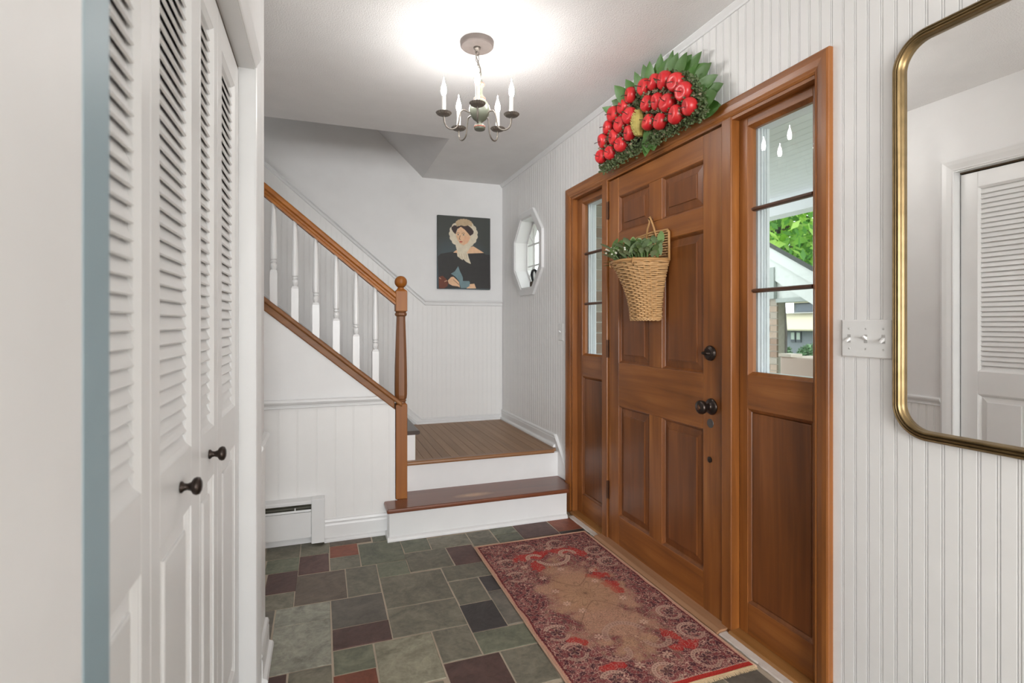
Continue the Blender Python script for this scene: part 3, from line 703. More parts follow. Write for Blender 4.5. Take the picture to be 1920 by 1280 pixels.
# ------------------------------------------------------------------ closet wall, closet doors
YE = 2.18; Y0c, Y1c = 0.648, 1.886; ZH = 2.03
mb = MB().box(XL - 0.11, XL, -0.9, 0.584, 0, ZC).box(XL - 0.11, XL, 0.584, Y1c + 0.012, ZH, ZC).box(XL - 0.11, XL, Y1c + 0.012, YE, 0, ZC)
mb.box(-3.0, XL - 0.11, YE - 0.1, YE, 0, ZC)
wall_l = struct(mb.build('wall_left', M['wall']), 'white wall holding the louvred closet')
mb = MB().box(-0.95, -0.9, 0.4, 2.08, 0, ZC).box(-0.9, XL - 0.11, 0.5, 0.55, 0, ZC)
struct(mb.build('wall_closet', M['wall']), 'inner walls of the closet')
mb = MB().box(-3.1, -1.9, -5.3, -5.2, 0, ZC).box(0.8, 1.6, -5.3, -5.2, 0, ZC).box(-1.9, 0.8, -5.3, -5.2, 0, 0.5).box(-1.9, 0.8, -5.3, -5.2, 2.3, ZC)
struct(mb.build('wall_back', M['wall']), 'unseen wall behind the viewer with a wide opening for the rear fill lamp')  # opening added and placed to suit the rear fill lamp
mb = MB().box(-3.1, -3.0, -5.2, 2.1, 0, ZC).box(-3.0, XL - 0.11, -1.0, -0.9, 0, ZC).box(-3.1, -3.0, 2.1, 3.2, 0, ZC)
struct(mb.build('wall_side', M['wall']), 'side walls of the rooms out of view')
cj = thing('trim_5', (XL - 0.02, 1.25, 0), 'white casing around the closet opening', 'casing', kind='structure')
cp = [(0.0, 0.0), (0.0, 0.004), (0.08, 0.007), (0.16, 0.0055), (0.55, 0.012), (0.85, 0.0155), (1.0, 0.014), (1.0, 0.0)]   # (t across, out)
def cas_ring(y, z, dy, dz): return [(XL + o_, y + dy * t, z + dz * t) for t, o_ in cp]
CWd = 0.060
MB().loft([cas_ring(Y1c, 0, CWd, 0), cas_ring(Y1c, ZH, CWd, CWd + 0.005)]).build('casing_leg', M['trim'], cj)
MB().loft([cas_ring(Y0c, ZH, -0.05, CWd + 0.005), cas_ring(Y1c, ZH, CWd, CWd + 0.005)]).build('casing_head', M['trim'], cj)
B(XL - 0.11, XL + 0.001, Y1c, Y1c + 0.012, 0, ZH).build('jamb', M['trim'], cj)
B(XL - 0.112, XL + 0.001, Y0c - 0.048, Y1c + 0.011, ZH - 0.004, ZH + 0.006).build('head_jamb', M['trim'], cj)
jm = B(XL - 0.109, XL + 0.0008, 0.5845, Y0c, 0, ZH - 0.005).build('edge_board', M['bluejamb'], cj, bevel=0.001, label='blue-grey edge board')  # near edge of the closet opening, blue-grey all over
B(XL - 0.066, XL - 0.047, Y0c, Y1c, ZH - 0.012, ZH - 0.004).build('track', plain('brown_track', (0.10, 0.065, 0.035), 0.6), cj)
# stub of chair rail and baseboard beyond the closet casing
mb = MB().loft([[(XL + o_, Y1c + CWd + 0.001, 0.752 + u) for o_, u in rs], [(XL + o_, YE, 0.752 + u) for o_, u in rs]])
struct(mb.build('trim_6', M['trim']), 'short white chair rail between the closet casing and the wall corner')
x = Y1c + CWd
while x < YE - 0.004:
    x2 = min(x + 0.0405, YE); bead_board(wall_l, (XL + 0.005, x), (0, 1, 0), (1, 0, 0), x2 - x, 0.05, 0.765, 0.765, M['board'], None, 0.002); x = x2
sec = base_prof(XL + 0.004, 1, 0)
mb = MB().loft([[(a, Y1c + CWd + 0.001, c * 1.3 if c > 0.03 else c) for a, c in sec], [(a, YE, c * 1.3 if c > 0.03 else c) for a, c in sec]])
struct(mb.build('baseboard_left', M['trim']), 'short white baseboard at the end of the closet wall')

XF = -0.25; LT = 0.028
slat_me = {}
def closet_leaf(parent, y0, y1, s0, s1, knob_y=None):
    """a louvred leaf in plane X = XF: stile widths s0 (near), s1 (far)"""
    a, b = y0 + s0, y1 - s1; z0, z1 = 0.018, 2.012
    mb = MB().box(XF - LT, XF, y0 + 0.001, a, z0, z1).box(XF - LT, XF, b, y1 - 0.001, z0, z1)
    for p, q in ((z0, 0.150), (0.838, 0.958), (1.930, z1)): mb.box(XF - LT, XF, a, b, p, q)
    lf = mb.build('leaf', M['closet'], parent, bevel=0.0015)
    # beads round the louvres
    mb = MB()
    for p, q, dp in ((0.958, 1.930, 0.008),):
        o = [(a, p), (b, p), (b, q), (a, q)]; i_ = [(a + 0.010, p + 0.010), (b - 0.010, p + 0.010), (b - 0.010, q - 0.010), (a + 0.010, q - 0.010)]
        vs = [(XF - 0.001, *t) for t in o] + [(XF - dp, *t) for t in i_] + [(XF - LT + 0.004, *t) for t in i_]
        mb.add(vs, [(k, (k + 1) % 4, (k + 1) % 4 + 4, k + 4) for k in range(4)] + [(k + 4, (k + 1) % 4 + 4, (k + 1) % 4 + 8, k + 8) for k in range(4)])
    mb.build('louvre_bead', M['closet'], lf)
    raised_panel(a, b, 0.150, 0.838, XF, -1, M['closet'], lf, 'raised_panel', 0.011, 0.026, 0.009, 0.012)
    first = None; pitch_ = 0.0258; n = 37; zc = 0.978
    for k in range(n):
        z = zc + pitch_ * k
        if z > 1.915: break
        if first is None:
            xm = XF - 0.016
            sec_ = [(xm + 0.0060, z - 0.0160), (xm + 0.0098, z - 0.0135), (xm - 0.0035, z + 0.0200), (xm - 0.0072, z + 0.0185)]
            first = MB().loft([[(p, a + 0.008, q) for p, q in sec_], [(p, b - 0.008, q) for p, q in sec_]]).build('louvre_slat', M['closet'], lf, origin=(xm, (a + b) / 2, z))
        else: part_copy(first, lf, (xm, (a + b) / 2, z))
    if knob_y:
        RK = Matrix.Rotation(PI / 2, 3, 'Y')
        MB().lathe([(0, 0), (0.0105, 0), (0.011, 0.003), (0.007, 0.007), (0.0062, 0.012), (0.0085, 0.018), (0.015, 0.022), (0.0168, 0.027), (0.0155, 0.032), (0.009, 0.0355), (0, 0.036)], (XF, knob_y, 0.900), 22, RK).build('knob', M['bronze'], lf, smooth=True, label='dark bronze knob')
    return lf
d2 = thing('door_2', (XF, 0.98, 0.018), 'nearer white louvred closet door pair beside the blue-grey edge board', 'door', kind='structure')
closet_leaf(d2, 0.652, 0.961, 0.06, 0.045); closet_leaf(d2, 0.961, 1.310, 0.050, 0.078, 1.143)
d3 = thing('door_3', (XF, 1.6, 0.018), 'farther white louvred closet door pair next to the casing', 'door', kind='structure')
closet_leaf(d3, 1.3125, 1.518, 0.012, 0.049, 1.411); closet_leaf(d3, 1.518, 1.882, 0.062, 0.080)

# ------------------------------------------------------------------ brass mirror
MY0, MY1, MZ0, MZ1 = 0.425, 1.032, 0.897, 1.988
mt = thing('wall_mirror', (1.49, (MY0 + MY1) / 2, MZ0), 'tall mirror with rounded corners and ribbed antique brass frame', 'mirror')
def rrect(inset, r, n=26):
    y0, y1, z0, z1 = MY0 + inset, MY1 - inset, MZ0 + inset, MZ1 - inset; r = max(r - inset, 0.01); out = []
    for cy, cz, a0 in ((y1 - r, z1 - r, 0), (y0 + r, z1 - r, 90), (y0 + r, z0 + r, 180), (y1 - r, z0 + r, 270)):
        for i in range(n + 1):
            a = (a0 + 90 * i / n) * PI / 180; out.append((cy + r * math.cos(a), cz + r * math.sin(a)))
    return out
RC = 0.090
fp = [(0.000, 0.002), (0.000, 0.012), (0.0015, 0.0165), (0.0045, 0.0185), (0.0070, 0.0165), (0.0078, 0.0125), (0.0086, 0.0165), (0.0110, 0.0205), (0.0138, 0.0215), (0.0160, 0.0190), (0.0168, 0.0145), (0.0176, 0.0195), (0.0200, 0.0235), (0.0230, 0.0240), (0.0252, 0.0205), (0.0262, 0.012), (0.027, 0.010), (0.028, 0.004), (0.028, 0.002)]
rings = [[(XW - o_, y, z) for y, z in rrect(i_, RC)] for i_, o_ in fp]
mb = MB(); n = len(rings[0]); vs = [p for r in rings for p in r]; fs = []
for i in range(len(rings) - 1):
    for k in range(n): fs.append((i * n + k, i * n + (k + 1) % n, (i + 1) * n + (k + 1) % n, (i + 1) * n + k))
fo = mb.add(vs, fs).build('frame', M['brass'], mt)
MB().prism(rrect(0.0265, RC), 'X', XW - 0.006, XW - 0.003).build('mirror_glass', M['mirror'], mt)

# ------------------------------------------------------------------ light switches
def switch(name, y0, y1, z0, z1, n, up, label):
    t = thing(name, (XW - 0.003, (y0 + y1) / 2, z0), label, 'switch')
    b = 0.004
    mb = MB().loft([[(XW - 0.0, y0, z0), (XW, y1, z0), (XW, y1, z1), (XW, y0, z1)], [(XW - 0.003, y0, z0), (XW - 0.003, y1, z0), (XW - 0.003, y1, z1), (XW - 0.003, y0, z1)],
                    [(XW - 0.0065, y0 + b, z0 + b), (XW - 0.0065, y1 - b, z0 + b), (XW - 0.0065, y1 - b, z1 - b), (XW - 0.0065, y0 + b, z1 - b)]])
    mb.build('cover_plate', M['plate'], t)
    for k in range(n):
        cy = y1 - (y1 - y0) * (k + 0.5) / n if n > 1 else (y0 + y1) / 2; cz = (z0 + z1) / 2; d = 1 if up[k] else -1
        B(XW - 0.0072, XW - 0.006, cy - 0.0052, cy + 0.0052, cz - 0.0125, cz + 0.0125).build('toggle_slot', M['screw'], t)
        MB().loft([[(XW - 0.006, cy - 0.0045, cz - 0.005), (XW - 0.006, cy + 0.0045, cz - 0.005), (XW - 0.006, cy + 0.0045, cz + 0.005), (XW - 0.006, cy - 0.0045, cz + 0.005)],
                   [(XW - 0.020, cy - 0.0035, cz + d * 0.008 - 0.003), (XW - 0.020, cy + 0.0035, cz + d * 0.008 - 0.003), (XW - 0.020, cy + 0.0035, cz + d * 0.008 + 0.003), (XW - 0.020, cy - 0.0035, cz + d * 0.008 + 0.003)]]).build('toggle', M['plate'], t, bevel=0.001)
        for s in (-1, 1): MB().lathe([(0, 0), (0.0032, 0), (0.0025, 0.001), (0, 0.0013)], (XW - 0.0063, cy, cz + s * 0.030), 10, RX).build('screw', M['screw'], t)
switch('light_switch', 1.036, 1.192, 1.106, 1.219, 3, (0, 1, 0), 'white triple light switch plate beside the brass mirror')
switch('light_switch', 3.196, 3.268, 1.096, 1.212, 1, (1,), 'single white light switch beyond the front door near the stairs')

# ------------------------------------------------------------------ apple fan over the door
fan = thing('apple_fan', (1.47, 2.16, 2.08), 'half-round wreath of red apples and green leaves above the front door', 'wreath')
FXB = 1.474
apple_m, nt, b = mat('red_apple_lacquer')
r = ramp(nt, [(0.3, (0.52, 0.012, 0.02)), (0.7, (0.68, 0.035, 0.035))]); nt.links.new(noise(nt, coords(nt, (18, 18, 18)), 1, 3).outputs['Fac'], r.inputs['Fac'])
nt.links.new(r.outputs['Color'], b.inputs['Base Color']); b.inputs['Roughness'].default_value = 0.32
leaf_g = plain('glossy_green_leaf', (0.06, 0.155, 0.025), 0.42)
leaf_d = plain('dried_boxwood', (0.095, 0.13, 0.05), 0.6)
leaf_b = plain('dried_brown_boxwood', (0.26, 0.22, 0.14), 0.7)
stem_m = plain('dark_stem', (0.05, 0.03, 0.02), 0.7)
mb = MB()
outl = [(2.16 + 0.40 * math.cos(a) * 1.02, 2.075 + 0.255 * math.sin(a)) for a in [i * PI / 18 for i in range(19)]]
mb.prism(outl, 'X', FXB, FXB + 0.012).build('backing_board', plain('dark_green_backing', (0.03, 0.04, 0.022), 0.9), fan)
ap = [(2.132, 2.319), (2.06, 2.312), (1.981, 2.286), (1.901, 2.243), (1.844, 2.179), (1.807, 2.102), (2.111, 2.234), (2.028, 2.211), (1.953, 2.175), (1.897, 2.103), (2.096, 2.141), (2.006, 2.113),
      (2.253, 2.331), (2.317, 2.298), (2.253, 2.229), (2.408, 2.294), (2.342, 2.219), (2.465, 2.246), (2.257, 2.146), (2.405, 2.175), (2.339, 2.115), (2.518, 2.192), (2.447, 2.107), (2.535, 2.113)]
prof = []
for i in range(15):
    a = PI * i / 14; rr = 0.0395 * math.sin(a) ** 0.85; z = -0.0345 * math.cos(a)
    if i >= 11: z -= 0.0028 * (i - 10) ** 1.35
    prof.append((max(rr, 0.0), z))
first = None; RX2 = Matrix.Rotation(-PI / 2, 3, 'Y')
for y, z in ap:
    if first is None:
        first = MB().lathe(prof, (1.426, y, z), 20, RX2).build('apple', apple_m, fan, smooth=True, origin=(1.426, y, z))
        st0 = MB().tube([(1.426 - 0.02, y, z), (1.426 - 0.036, y + 0.001, z), (1.426 - 0.05, y + 0.006, z + 0.002)], [0.0018, 0.0016, 0.0022], 6).build('stem', stem_m, first, origin=(1.426, y, z))
    else:
        rot = (random.uniform(-3, 3), random.uniform(-0.25, 0.3), random.uniform(-0.3, 0.3)); s = random.uniform(0.93, 1.07)
        c = part_copy(first, fan, (1.426 + random.uniform(-0.004, 0.004), y, z), rot, (s, s, s))
        q = st0.copy(); COL.objects.link(q); q.parent = c; q.location = (0, 0, 0)
# large leaves round the rim: built flat along +Z, tip up, face -X
def leaf_mesh(L, W, curl, n=6, fold=0.16):
    vs, fs = [], []
    for i in range(n + 1):
        t = i / n; wd = W * (math.sin(PI * t ** 0.8) ** 0.8 if 0 < t < 1 else 0.02); x = -curl * L * t * t
        vs += [(x - fold * wd, -wd, L * t), (x, 0, L * t), (x - fold * wd, wd, L * t)]
    for i in range(n):
        a = 3 * i; fs += [(a, a + 1, a + 4, a + 3), (a + 1, a + 2, a + 5, a + 4)]
    return vs, fs
tips = [(2.286, 2.395), (2.199, 2.411), (2.150, 2.425), (2.109, 2.420), (2.055, 2.42), (2.002, 2.399), (1.95, 2.392), (1.914, 2.375), (1.889, 2.363), (1.848, 2.345), (1.799, 2.318), (1.764, 2.275), (1.731, 2.244), (1.703, 2.188), (1.68, 2.141), (1.668, 2.099), (1.69, 2.066),
        (2.35, 2.385), (2.41, 2.365), (2.46, 2.335), (2.164, 2.010), (2.097, 2.022), (2.138, 2.018), (2.125, 2.03)]
vs, fs = leaf_mesh(0.125, 0.033, 0.25)
lf0 = None
for k, (y, z) in enumerate(tips):
    cy, cz = (2.16, 2.14) if k < 20 else (2.14, 2.2)
    dy, dz = y - cy, z - cz; d = math.hypot(dy, dz); ang = -math.atan2(dy, dz)
    base = (1.462 - 0.012 * (k % 2), y - dy / d * 0.112, z - dz / d * 0.112)
    rot = (ang, random.uniform(-0.15, 0.05), random.uniform(0.15, 0.85))
    if lf0 is None:
        lf0 = MB().add([tuple(Vector(v) + Vector(base)) for v in vs], fs).build('leaf', leaf_g, fan, smooth=True, origin=base); lf0.rotation_euler = rot
    else: part_copy(lf0, fan, base, rot, (1, random.uniform(0.8, 1.15), random.uniform(0.9, 1.05)))
# boxwood filler between the apples
def sprigs(n, pick, size, xf):
    vs, fs = [], []
    for _ in range(n):
        y, z = pick(); x = xf(y, z); c = Vector((x, y, z))
        d = Vector((random.gauss(-0.7, 0.6), random.gauss(0, 0.7), random.gauss(0, 0.7))).normalized(); s = d.cross(Vector((random.random(), random.random(), random.random()))).normalized()
        L = size * random.uniform(0.7, 1.4); wd = L * 0.36; o = len(vs)
        nn = d.cross(s) * wd * 0.35
        vs += [tuple(c), tuple(c + d * L * 0.5 + s * wd + nn), tuple(c + d * L), tuple(c + d * L * 0.5 - s * wd + nn)]; fs.append((o, o + 1, o + 2, o + 3))
    return vs, fs
def in_fan(scale=1.0):
    a = random.uniform(-0.02, PI + 0.02); r_ = math.sqrt(random.uniform(0.05, 1)) * scale
    return 2.155 + 0.43 * r_ * math.cos(a), 2.055 + 0.29 * r_ * math.sin(a) + random.uniform(-0.015, 0.01)
def rim_fan():
    a = random.uniform(-0.03, PI + 0.03); r_ = random.uniform(0.84, 1.0)
    return 2.155 + 0.44 * r_ * math.cos(a), 2.06 + 0.29 * r_ * math.sin(a)
def low_fan():
    return random.uniform(1.74, 2.57), random.gauss(2.058, 0.014)
for nm, n, pk, m in (('boxwood', 1300, in_fan, leaf_d), ('boxwood', 420, rim_fan, leaf_d), ('boxwood', 700, low_fan, leaf_d), ('dried_flowers', 480, in_fan, leaf_b)):
    v_, f_ = sprigs(int(n * 1.7), pk, 0.0135, lambda y, z: 1.460 - random.uniform(0, 0.026))
    MB().add(v_, f_).build(nm, m, fan, kind='stuff')
gaps = []
for i in range(len(ap)):
    for j in range(i):
        d = math.hypot(ap[i][0] - ap[j][0], ap[i][1] - ap[j][1])
        if d < 0.115: gaps.append(((ap[i][0] + ap[j][0]) / 2, (ap[i][1] + ap[j][1]) / 2))
def in_gap():
    g_ = random.choice(gaps); return g_[0] + random.gauss(0, 0.007), g_[1] + random.gauss(0, 0.007)
v_, f_ = sprigs(330, in_gap, 0.010, lambda y, z: 1.424 - random.uniform(0, 0.012)); MB().add(v_, f_).build('dried_flowers', leaf_b, fan, kind='stuff')
v_, f_ = sprigs(260, in_gap, 0.011, lambda y, z: 1.426 - random.uniform(0, 0.012)); MB().add(v_, f_).build('boxwood', leaf_d, fan, kind='stuff')
mb = MB()
rings = []
for i in range(9):
    t = i / 8; rr = 0.034 * math.sin(PI * (0.12 + 0.8 * t)) + 0.004
    rings.append([(1.43 + rr * math.sin(a), 2.178 + rr * math.cos(a) * 0.8, 2.105 + 0.125 * t) for a in [k * PI / 6 for k in range(12)]])
pine = mb.loft(rings).build('dried_pineapple', plain('dried_yellow_green', (0.42, 0.34, 0.09), 0.7), fan)
mb = MB(); vs = []; fs = []
for i in range(9):
    for k in range(9):
        t = (i + 0.5) / 9; rr = 0.034 * math.sin(PI * (0.12 + 0.8 * t)) + 0.004; a = PI + PI / 2 + (k + 0.5 * (i % 2)) * PI / 9 - 0.1
        c = Vector((1.43 + rr * math.sin(a) * 1.0, 2.178 + rr * math.cos(a) * 0.8, 2.105 + 0.125 * t)); nrm = Vector((math.sin(a), math.cos(a), 0.5)).normalized(); o = len(vs)
        s_ = Vector((math.cos(a), -math.sin(a), 0)) * 0.007
        vs += [tuple(c - s_), tuple(c + s_), tuple(c + nrm * 0.014), tuple(c + Vector((0, 0, -0.006)))]; fs += [(o, o + 1, o + 2), (o, o + 2, o + 3), (o + 1, o + 3, o + 2)]
mb.add(vs, fs).build('scales', plain('dried_scale_yellow', (0.50, 0.42, 0.13), 0.7), pine, kind='stuff')

# ------------------------------------------------------------------ wicker basket on the door
bk = thing('wicker_basket', (1.50, 2.175, 1.225), 'woven wicker wall basket hanging on the front door', 'basket')
wick = plain('pale_wicker', (0.56, 0.335, 0.15), 0.5); wick2 = plain('tan_wicker', (0.48, 0.26, 0.10), 0.5)
BY, XBK = 2.175, 1.4985
def bsec(t, a):
    """t 0 bottom .. 1 rim; a 0..pi round the front from the -Y side to the +Y side"""
    A = 0.080 + 0.056 * t ** 2; P = 0.092 + 0.092 * t ** 1.8
    e = 0.72
    c, s_ = math.cos(a), math.sin(a)
    return Vector((XBK - 0.004 - P * abs(s_) ** e, BY - A * math.copysign(abs(c) ** e, c), 1.232 + 0.266 * t))
vs_all = MB(); NR = 31
for i in range(NR):
    t = (i + 0.5) / NR; pts = []
    for k in range(61):
        a = PI * k / 60; p = bsec(t, a); c0 = bsec(t, PI / 2); cen = Vector((XBK, BY, p.z))
        d = (p - cen).normalized(); ph = math.sin(a * 15 + (PI if i % 2 else 0))
        pts.append(p + d * 0.0055 * ph + Vector((0, 0, 0.001 * math.sin(a * 7 + i))))
    vs_all.tube(pts, 0.0046, 6)
vs_all.build('weave', wick, bk, smooth=True, kind='stuff')
mb = MB()
for k in range(1, 15):
    a = PI * (k) / 15; mb.tube([bsec(t, a) for t in (0, 0.25, 0.5, 0.75, 1.0)], 0.0035, 5)
mb.build('stakes', wick2, bk, smooth=True, kind='stuff')
mb = MB().tube([bsec(1.0, PI * k / 40) + Vector((-0.004 if 2 < k < 38 else 0, 0, 0.004)) for k in range(41)], 0.0075, 8); mb.build('rim', wick2, bk, smooth=True)
mb = MB().tube([bsec(0.93, PI * k / 40) + Vector((-0.004 if 2 < k < 38 else 0, 0, 0.0)) for k in range(41)] + [Vector((XBK, BY + 0.16, 1.48))], 0.0045, 6); mb.build('rim_wrap', wick, bk, smooth=True)
for a in (PI * 0.3, PI * 0.66):
    p = bsec(1.0, a); d = (p - Vector((XBK, BY, p.z))).normalized()
    MB().tube([p + d * 0.014 + Vector((0, 0, 0.006)), p + Vector((0, 0, 0.014)), p - d * 0.012, p + Vector((0, 0, -0.024)) + d * 0.004, p + d * 0.012 + Vector((0, 0, -0.014)), p + d * 0.014 + Vector((0, 0, 0.006))], 0.0028, 6).build('rim_tie', wick2, bk, smooth=True)
mb = MB().prism([tuple(bsec(0.0, PI * k / 16).xy) for k in range(17)], 'Z', 1.228, 1.236); mb.build('bottom', wick2, bk)
def braid():
    mb = MB()
    for s in (0, 1): mb.tube([bsec(0.0, PI * k / 60) + Vector((-0.004, 0, -0.003 + 0.005 * math.sin(k * 0.8 + s * PI))) for k in range(61)], 0.004, 5)
    return mb
braid().build('bottom_braid', wick, bk, smooth=True)
mb = MB()
for i in range(34):
    z = 1.24 + 0.0118 * i; hwid = 0.080 + 0.056 * min(1, (z - 1.232) / 0.266) ** 2 if z < 1.5 else 0.134
    ztop = z + (0 if z < 1.5 else 0.0)
    mb.tube([(XBK - 0.003 + 0.003 * math.sin(k * PI / 2 + (PI if i % 2 else 0)), BY - hwid + 2 * hwid * k / 24, z + (0.006 * (1 - ((k - 12) / 12) ** 2) if z > 1.5 else 0)) for k in range(25)], 0.0045, 5)
mb.build('back_panel', wick, bk, smooth=True, kind='stuff')
MB().tube([(XBK - 0.004, BY - 0.136, 1.5), (XBK - 0.004, BY - 0.135, 1.63), (XBK - 0.004, BY - 0.125, 1.640), (XBK - 0.004, BY, 1.647), (XBK - 0.004, BY + 0.125, 1.640), (XBK - 0.004, BY + 0.135, 1.63), (XBK - 0.004, BY + 0.136, 1.5)], 0.006, 6).build('back_rim', wick2, bk, smooth=True)
MB().tube([(XBK - 0.006, BY - 0.04, 1.62), (XBK - 0.008, BY - 0.022, 1.67), (XBK - 0.008, BY - 0.005, 1.702), (XBK - 0.01, BY + 0.004, 1.722), (XBK - 0.01, BY + 0.016, 1.716), (XBK - 0.009, BY + 0.008, 1.698), (XBK - 0.008, BY + 0.028, 1.67), (XBK - 0.006, BY + 0.042, 1.62)], 0.0052, 6).build('hanging_loop', wick2, bk, smooth=True)
MB().tube([(XBK + 0.004, BY + 0.004, 1.713), (XBK - 0.012, BY + 0.006, 1.711), (XBK - 0.02, BY + 0.006, 1.716)], 0.0022, 6).build('nail', M['bronze'], bk)

# greenery in the basket
gr = thing('greenery_bunch', (1.40, BY, 1.49), 'bunch of green oval leaves with white berries inside the wicker basket', 'plant')
mist = plain('mistletoe_green', (0.19, 0.29, 0.105), 0.4); mist2 = plain('mistletoe_grey_green', (0.27, 0.36, 0.19), 0.42)
def spat(L, W, n=5, curl=0.2):
    vs, fs = [], []
    for i in range(n + 1):
        t = i / n; wd = W * max(0.12, math.sin(PI * min(1, t ** 1.35 * 0.98 + 0.02)) ** 0.7) if i < n else W * 0.25; x = -curl * L * t * t
        vs += [(x - 0.12 * wd, -wd, L * t), (x, 0, L * t), (x - 0.12 * wd, wd, L * t)]
    for i in range(n):
        a = 3 * i; fs += [(a, a + 1, a + 4, a + 3), (a + 1, a + 2, a + 5, a + 4)]
    return vs, fs
meshes = []
for m in (mist, mist2):
    vs, fs = spat(0.062, 0.0145); me = MB().add(vs, fs).build('leaf', m, gr, smooth=True, origin=(0, 0, 0)); meshes.append(me)
stems = MB(); cnt = 0
rl_ = random.Random(3)
def place_leaf(o, p, rot, s):
    global cnt
    if cnt < 2:
        q = meshes[cnt]; q.location = Vector(p) - WORLD[gr.name]; q.rotation_euler = rot; q.scale = (s, s, s)
    else: part_copy(meshes[rl_.randrange(2)], gr, p, rot, (s, s, s))
    cnt += 1
for k in range(38):
    a = rl_.uniform(0.05, 0.95) * PI; t = rl_.uniform(0.15, 1.0) ** 0.5
    edge = bsec(1.0, a); base = Vector((XBK - 0.03, BY, 1.47)) + (edge - Vector((XBK - 0.02, BY, 1.49))) * t * 0.72; base.z = 1.47
    out = (edge - Vector((XBK - 0.02, BY, 1.49))).normalized(); tip = base + out * 0.055 * t + Vector((0, 0, rl_.uniform(0.055, 0.105)))
    if tip.x > XBK - 0.03: tip.x = XBK - 0.03
    stems.tube([base, (base + tip) / 2 + Vector((0, 0, 0.01)), tip], 0.002, 5)
    dirv = (tip - base).normalized()
    for j in range(4):
        az = rl_.uniform(0, 2 * PI); d = (dirv * 0.7 + Vector((math.cos(az) * 0.75 - 0.15, math.sin(az) * 0.75, 0.2))).normalized()
        if tip.x > XBK - 0.08: d.x = -abs(d.x)
        eul = d.to_track_quat('Z', 'X').to_euler()
        place_leaf(None, base + (tip - base) * rl_.uniform(0.6, 1.0), eul, rl_.uniform(0.75, 1.15))
# one sprig reaching out to the left, one standing by the back panel
for p, d in (((1.375, 2.275, 1.508), (-0.75, 0.55, 0.35)), ((1.36, 2.26, 1.505), (-0.85, 0.4, 0.2)), ((1.37, 2.28, 1.50), (-0.6, 0.75, 0.15)), ((1.455, 2.045, 1.52), (-0.2, -0.1, 1)), ((1.455, 2.05, 1.56), (-0.1, -0.2, 1)), ((1.45, 2.06, 1.51), (-0.5, -0.3, 0.9)),
             ((1.41, 2.2, 1.55), (-0.2, 0.05, 1)), ((1.40, 2.215, 1.55), (-0.1, 0.2, 1)), ((1.42, 2.19, 1.55), (-0.3, -0.15, 1)), ((1.41, 2.2, 1.56), (0.05, 0.1, 1))):
    place_leaf(None, Vector(p), Vector(d).normalized().to_track_quat('Z', 'X').to_euler(), 1.15)
stems.build('stems', mist, gr, kind='stuff')
ber = None
for k in range(14):
    p = Vector((1.292 + rl_.uniform(-0.012, 0.02), BY + rl_.uniform(-0.10, 0.08), 1.535 + rl_.uniform(0, 0.04)))
    if ber is None:
        ber = MB().lathe([(0.0048 * math.sin(PI * i / 6), -0.0048 * math.cos(PI * i / 6)) for i in range(7)], p, 10).build('berry', plain('white_berry', (0.75, 0.74, 0.62), 0.35), gr, smooth=True, origin=tuple(p))
    else: part_copy(ber, gr, p)

# ------------------------------------------------------------------ portrait on canvas
pt = thing('portrait_painting', (1.155, YF - 0.02, 1.508), 'unframed canvas portrait of a woman in white bonnet and dark dress', 'painting')
PX0, PX1, PZ0, PZ1 = 0.920, 1.390, 1.508, 2.135; PYF = YF - 0.030
def pcol(name, rgb): return plain(name, srgb(*rgb), 0.6)
pm, nt, b = mat('painted_backdrop')
tc = node(nt, 'ShaderNodeTexCoord'); mp = node(nt, 'ShaderNodeMapping'); mp.inputs['Location'].default_value = (0.16, 0, -0.25); mp.inputs['Scale'].default_value = (2.6, 0.01, 2.6)
nt.links.new(tc.outputs['Object'], mp.inputs['Vector']); g = node(nt, 'ShaderNodeTexGradient', gradient_type='SPHERICAL'); nt.links.new(mp.outputs['Vector'], g.inputs['Vector'])
r = ramp(nt, [(0.0, srgb(66, 69, 65)), (0.45, srgb(76, 88, 92)), (1.0, srgb(100, 126, 142))]); nt.links.new(g.outputs['Fac'], r.inputs['Fac']); nt.links.new(r.outputs['Color'], b.inputs['Base Color']); b.inputs['Roughness'].default_value = 0.6
B(PX0, PX1, PYF, YF - 0.001, PZ0, PZ1).build('canvas', pm, pt, bevel=0.003)
def C2(x, y): return (PX0 + (x - 145) / 742 * (PX1 - PX0), PZ1 - (y - 118 - (x - 145) * 0.018) / 1030 * (PZ1 - PZ0))
fig = MB(); pmats = [pcol('painted_dress', (52, 50, 49)), pcol('painted_skin', (233, 190, 152)), pcol('painted_lace', (222, 210, 186)), pcol('painted_hair', (62, 46, 44)),
                     pcol('painted_lace_shade', (196, 170, 136)), pcol('painted_blue', (116, 141, 146)), pcol('painted_chair', (112, 58, 38)), pcol('painted_lips', (188, 96, 80)), pcol('painted_cheek', (230, 180, 144)), pcol('painted_line', (92, 62, 48)), pcol('painted_chair_light', (205, 160, 130))]
lay = [0]
def shape(mi, pts):
    lay[0] += 1; y = PYF - 0.00025 * lay[0]; fig.cur = mi
    P = [C2(*p) for p in pts]; n = len(P)
    cx_ = [tuple((p[0], y, p[1])) for p in P]
    fig.add(cx_ + [(p[0], PYF + 0.0002, p[1]) for p in P], [tuple(range(n))] + [(i, (i + 1) % n, n + (i + 1) % n, n + i) for i in range(n)])
def ell(cx, cy, rx, ry, n=20, a0=0, a1=360, rot=0):
    o = []
    for i in range(n):
        a = (a0 + (a1 - a0) * i / (n if a1 - a0 == 360 else n - 1)) * PI / 180; x, y = rx * math.cos(a), ry * math.sin(a); c, s_ = math.cos(rot), math.sin(rot)
        o.append((cx + x * c - y * s_, cy + x * s_ + y * c))
    return o
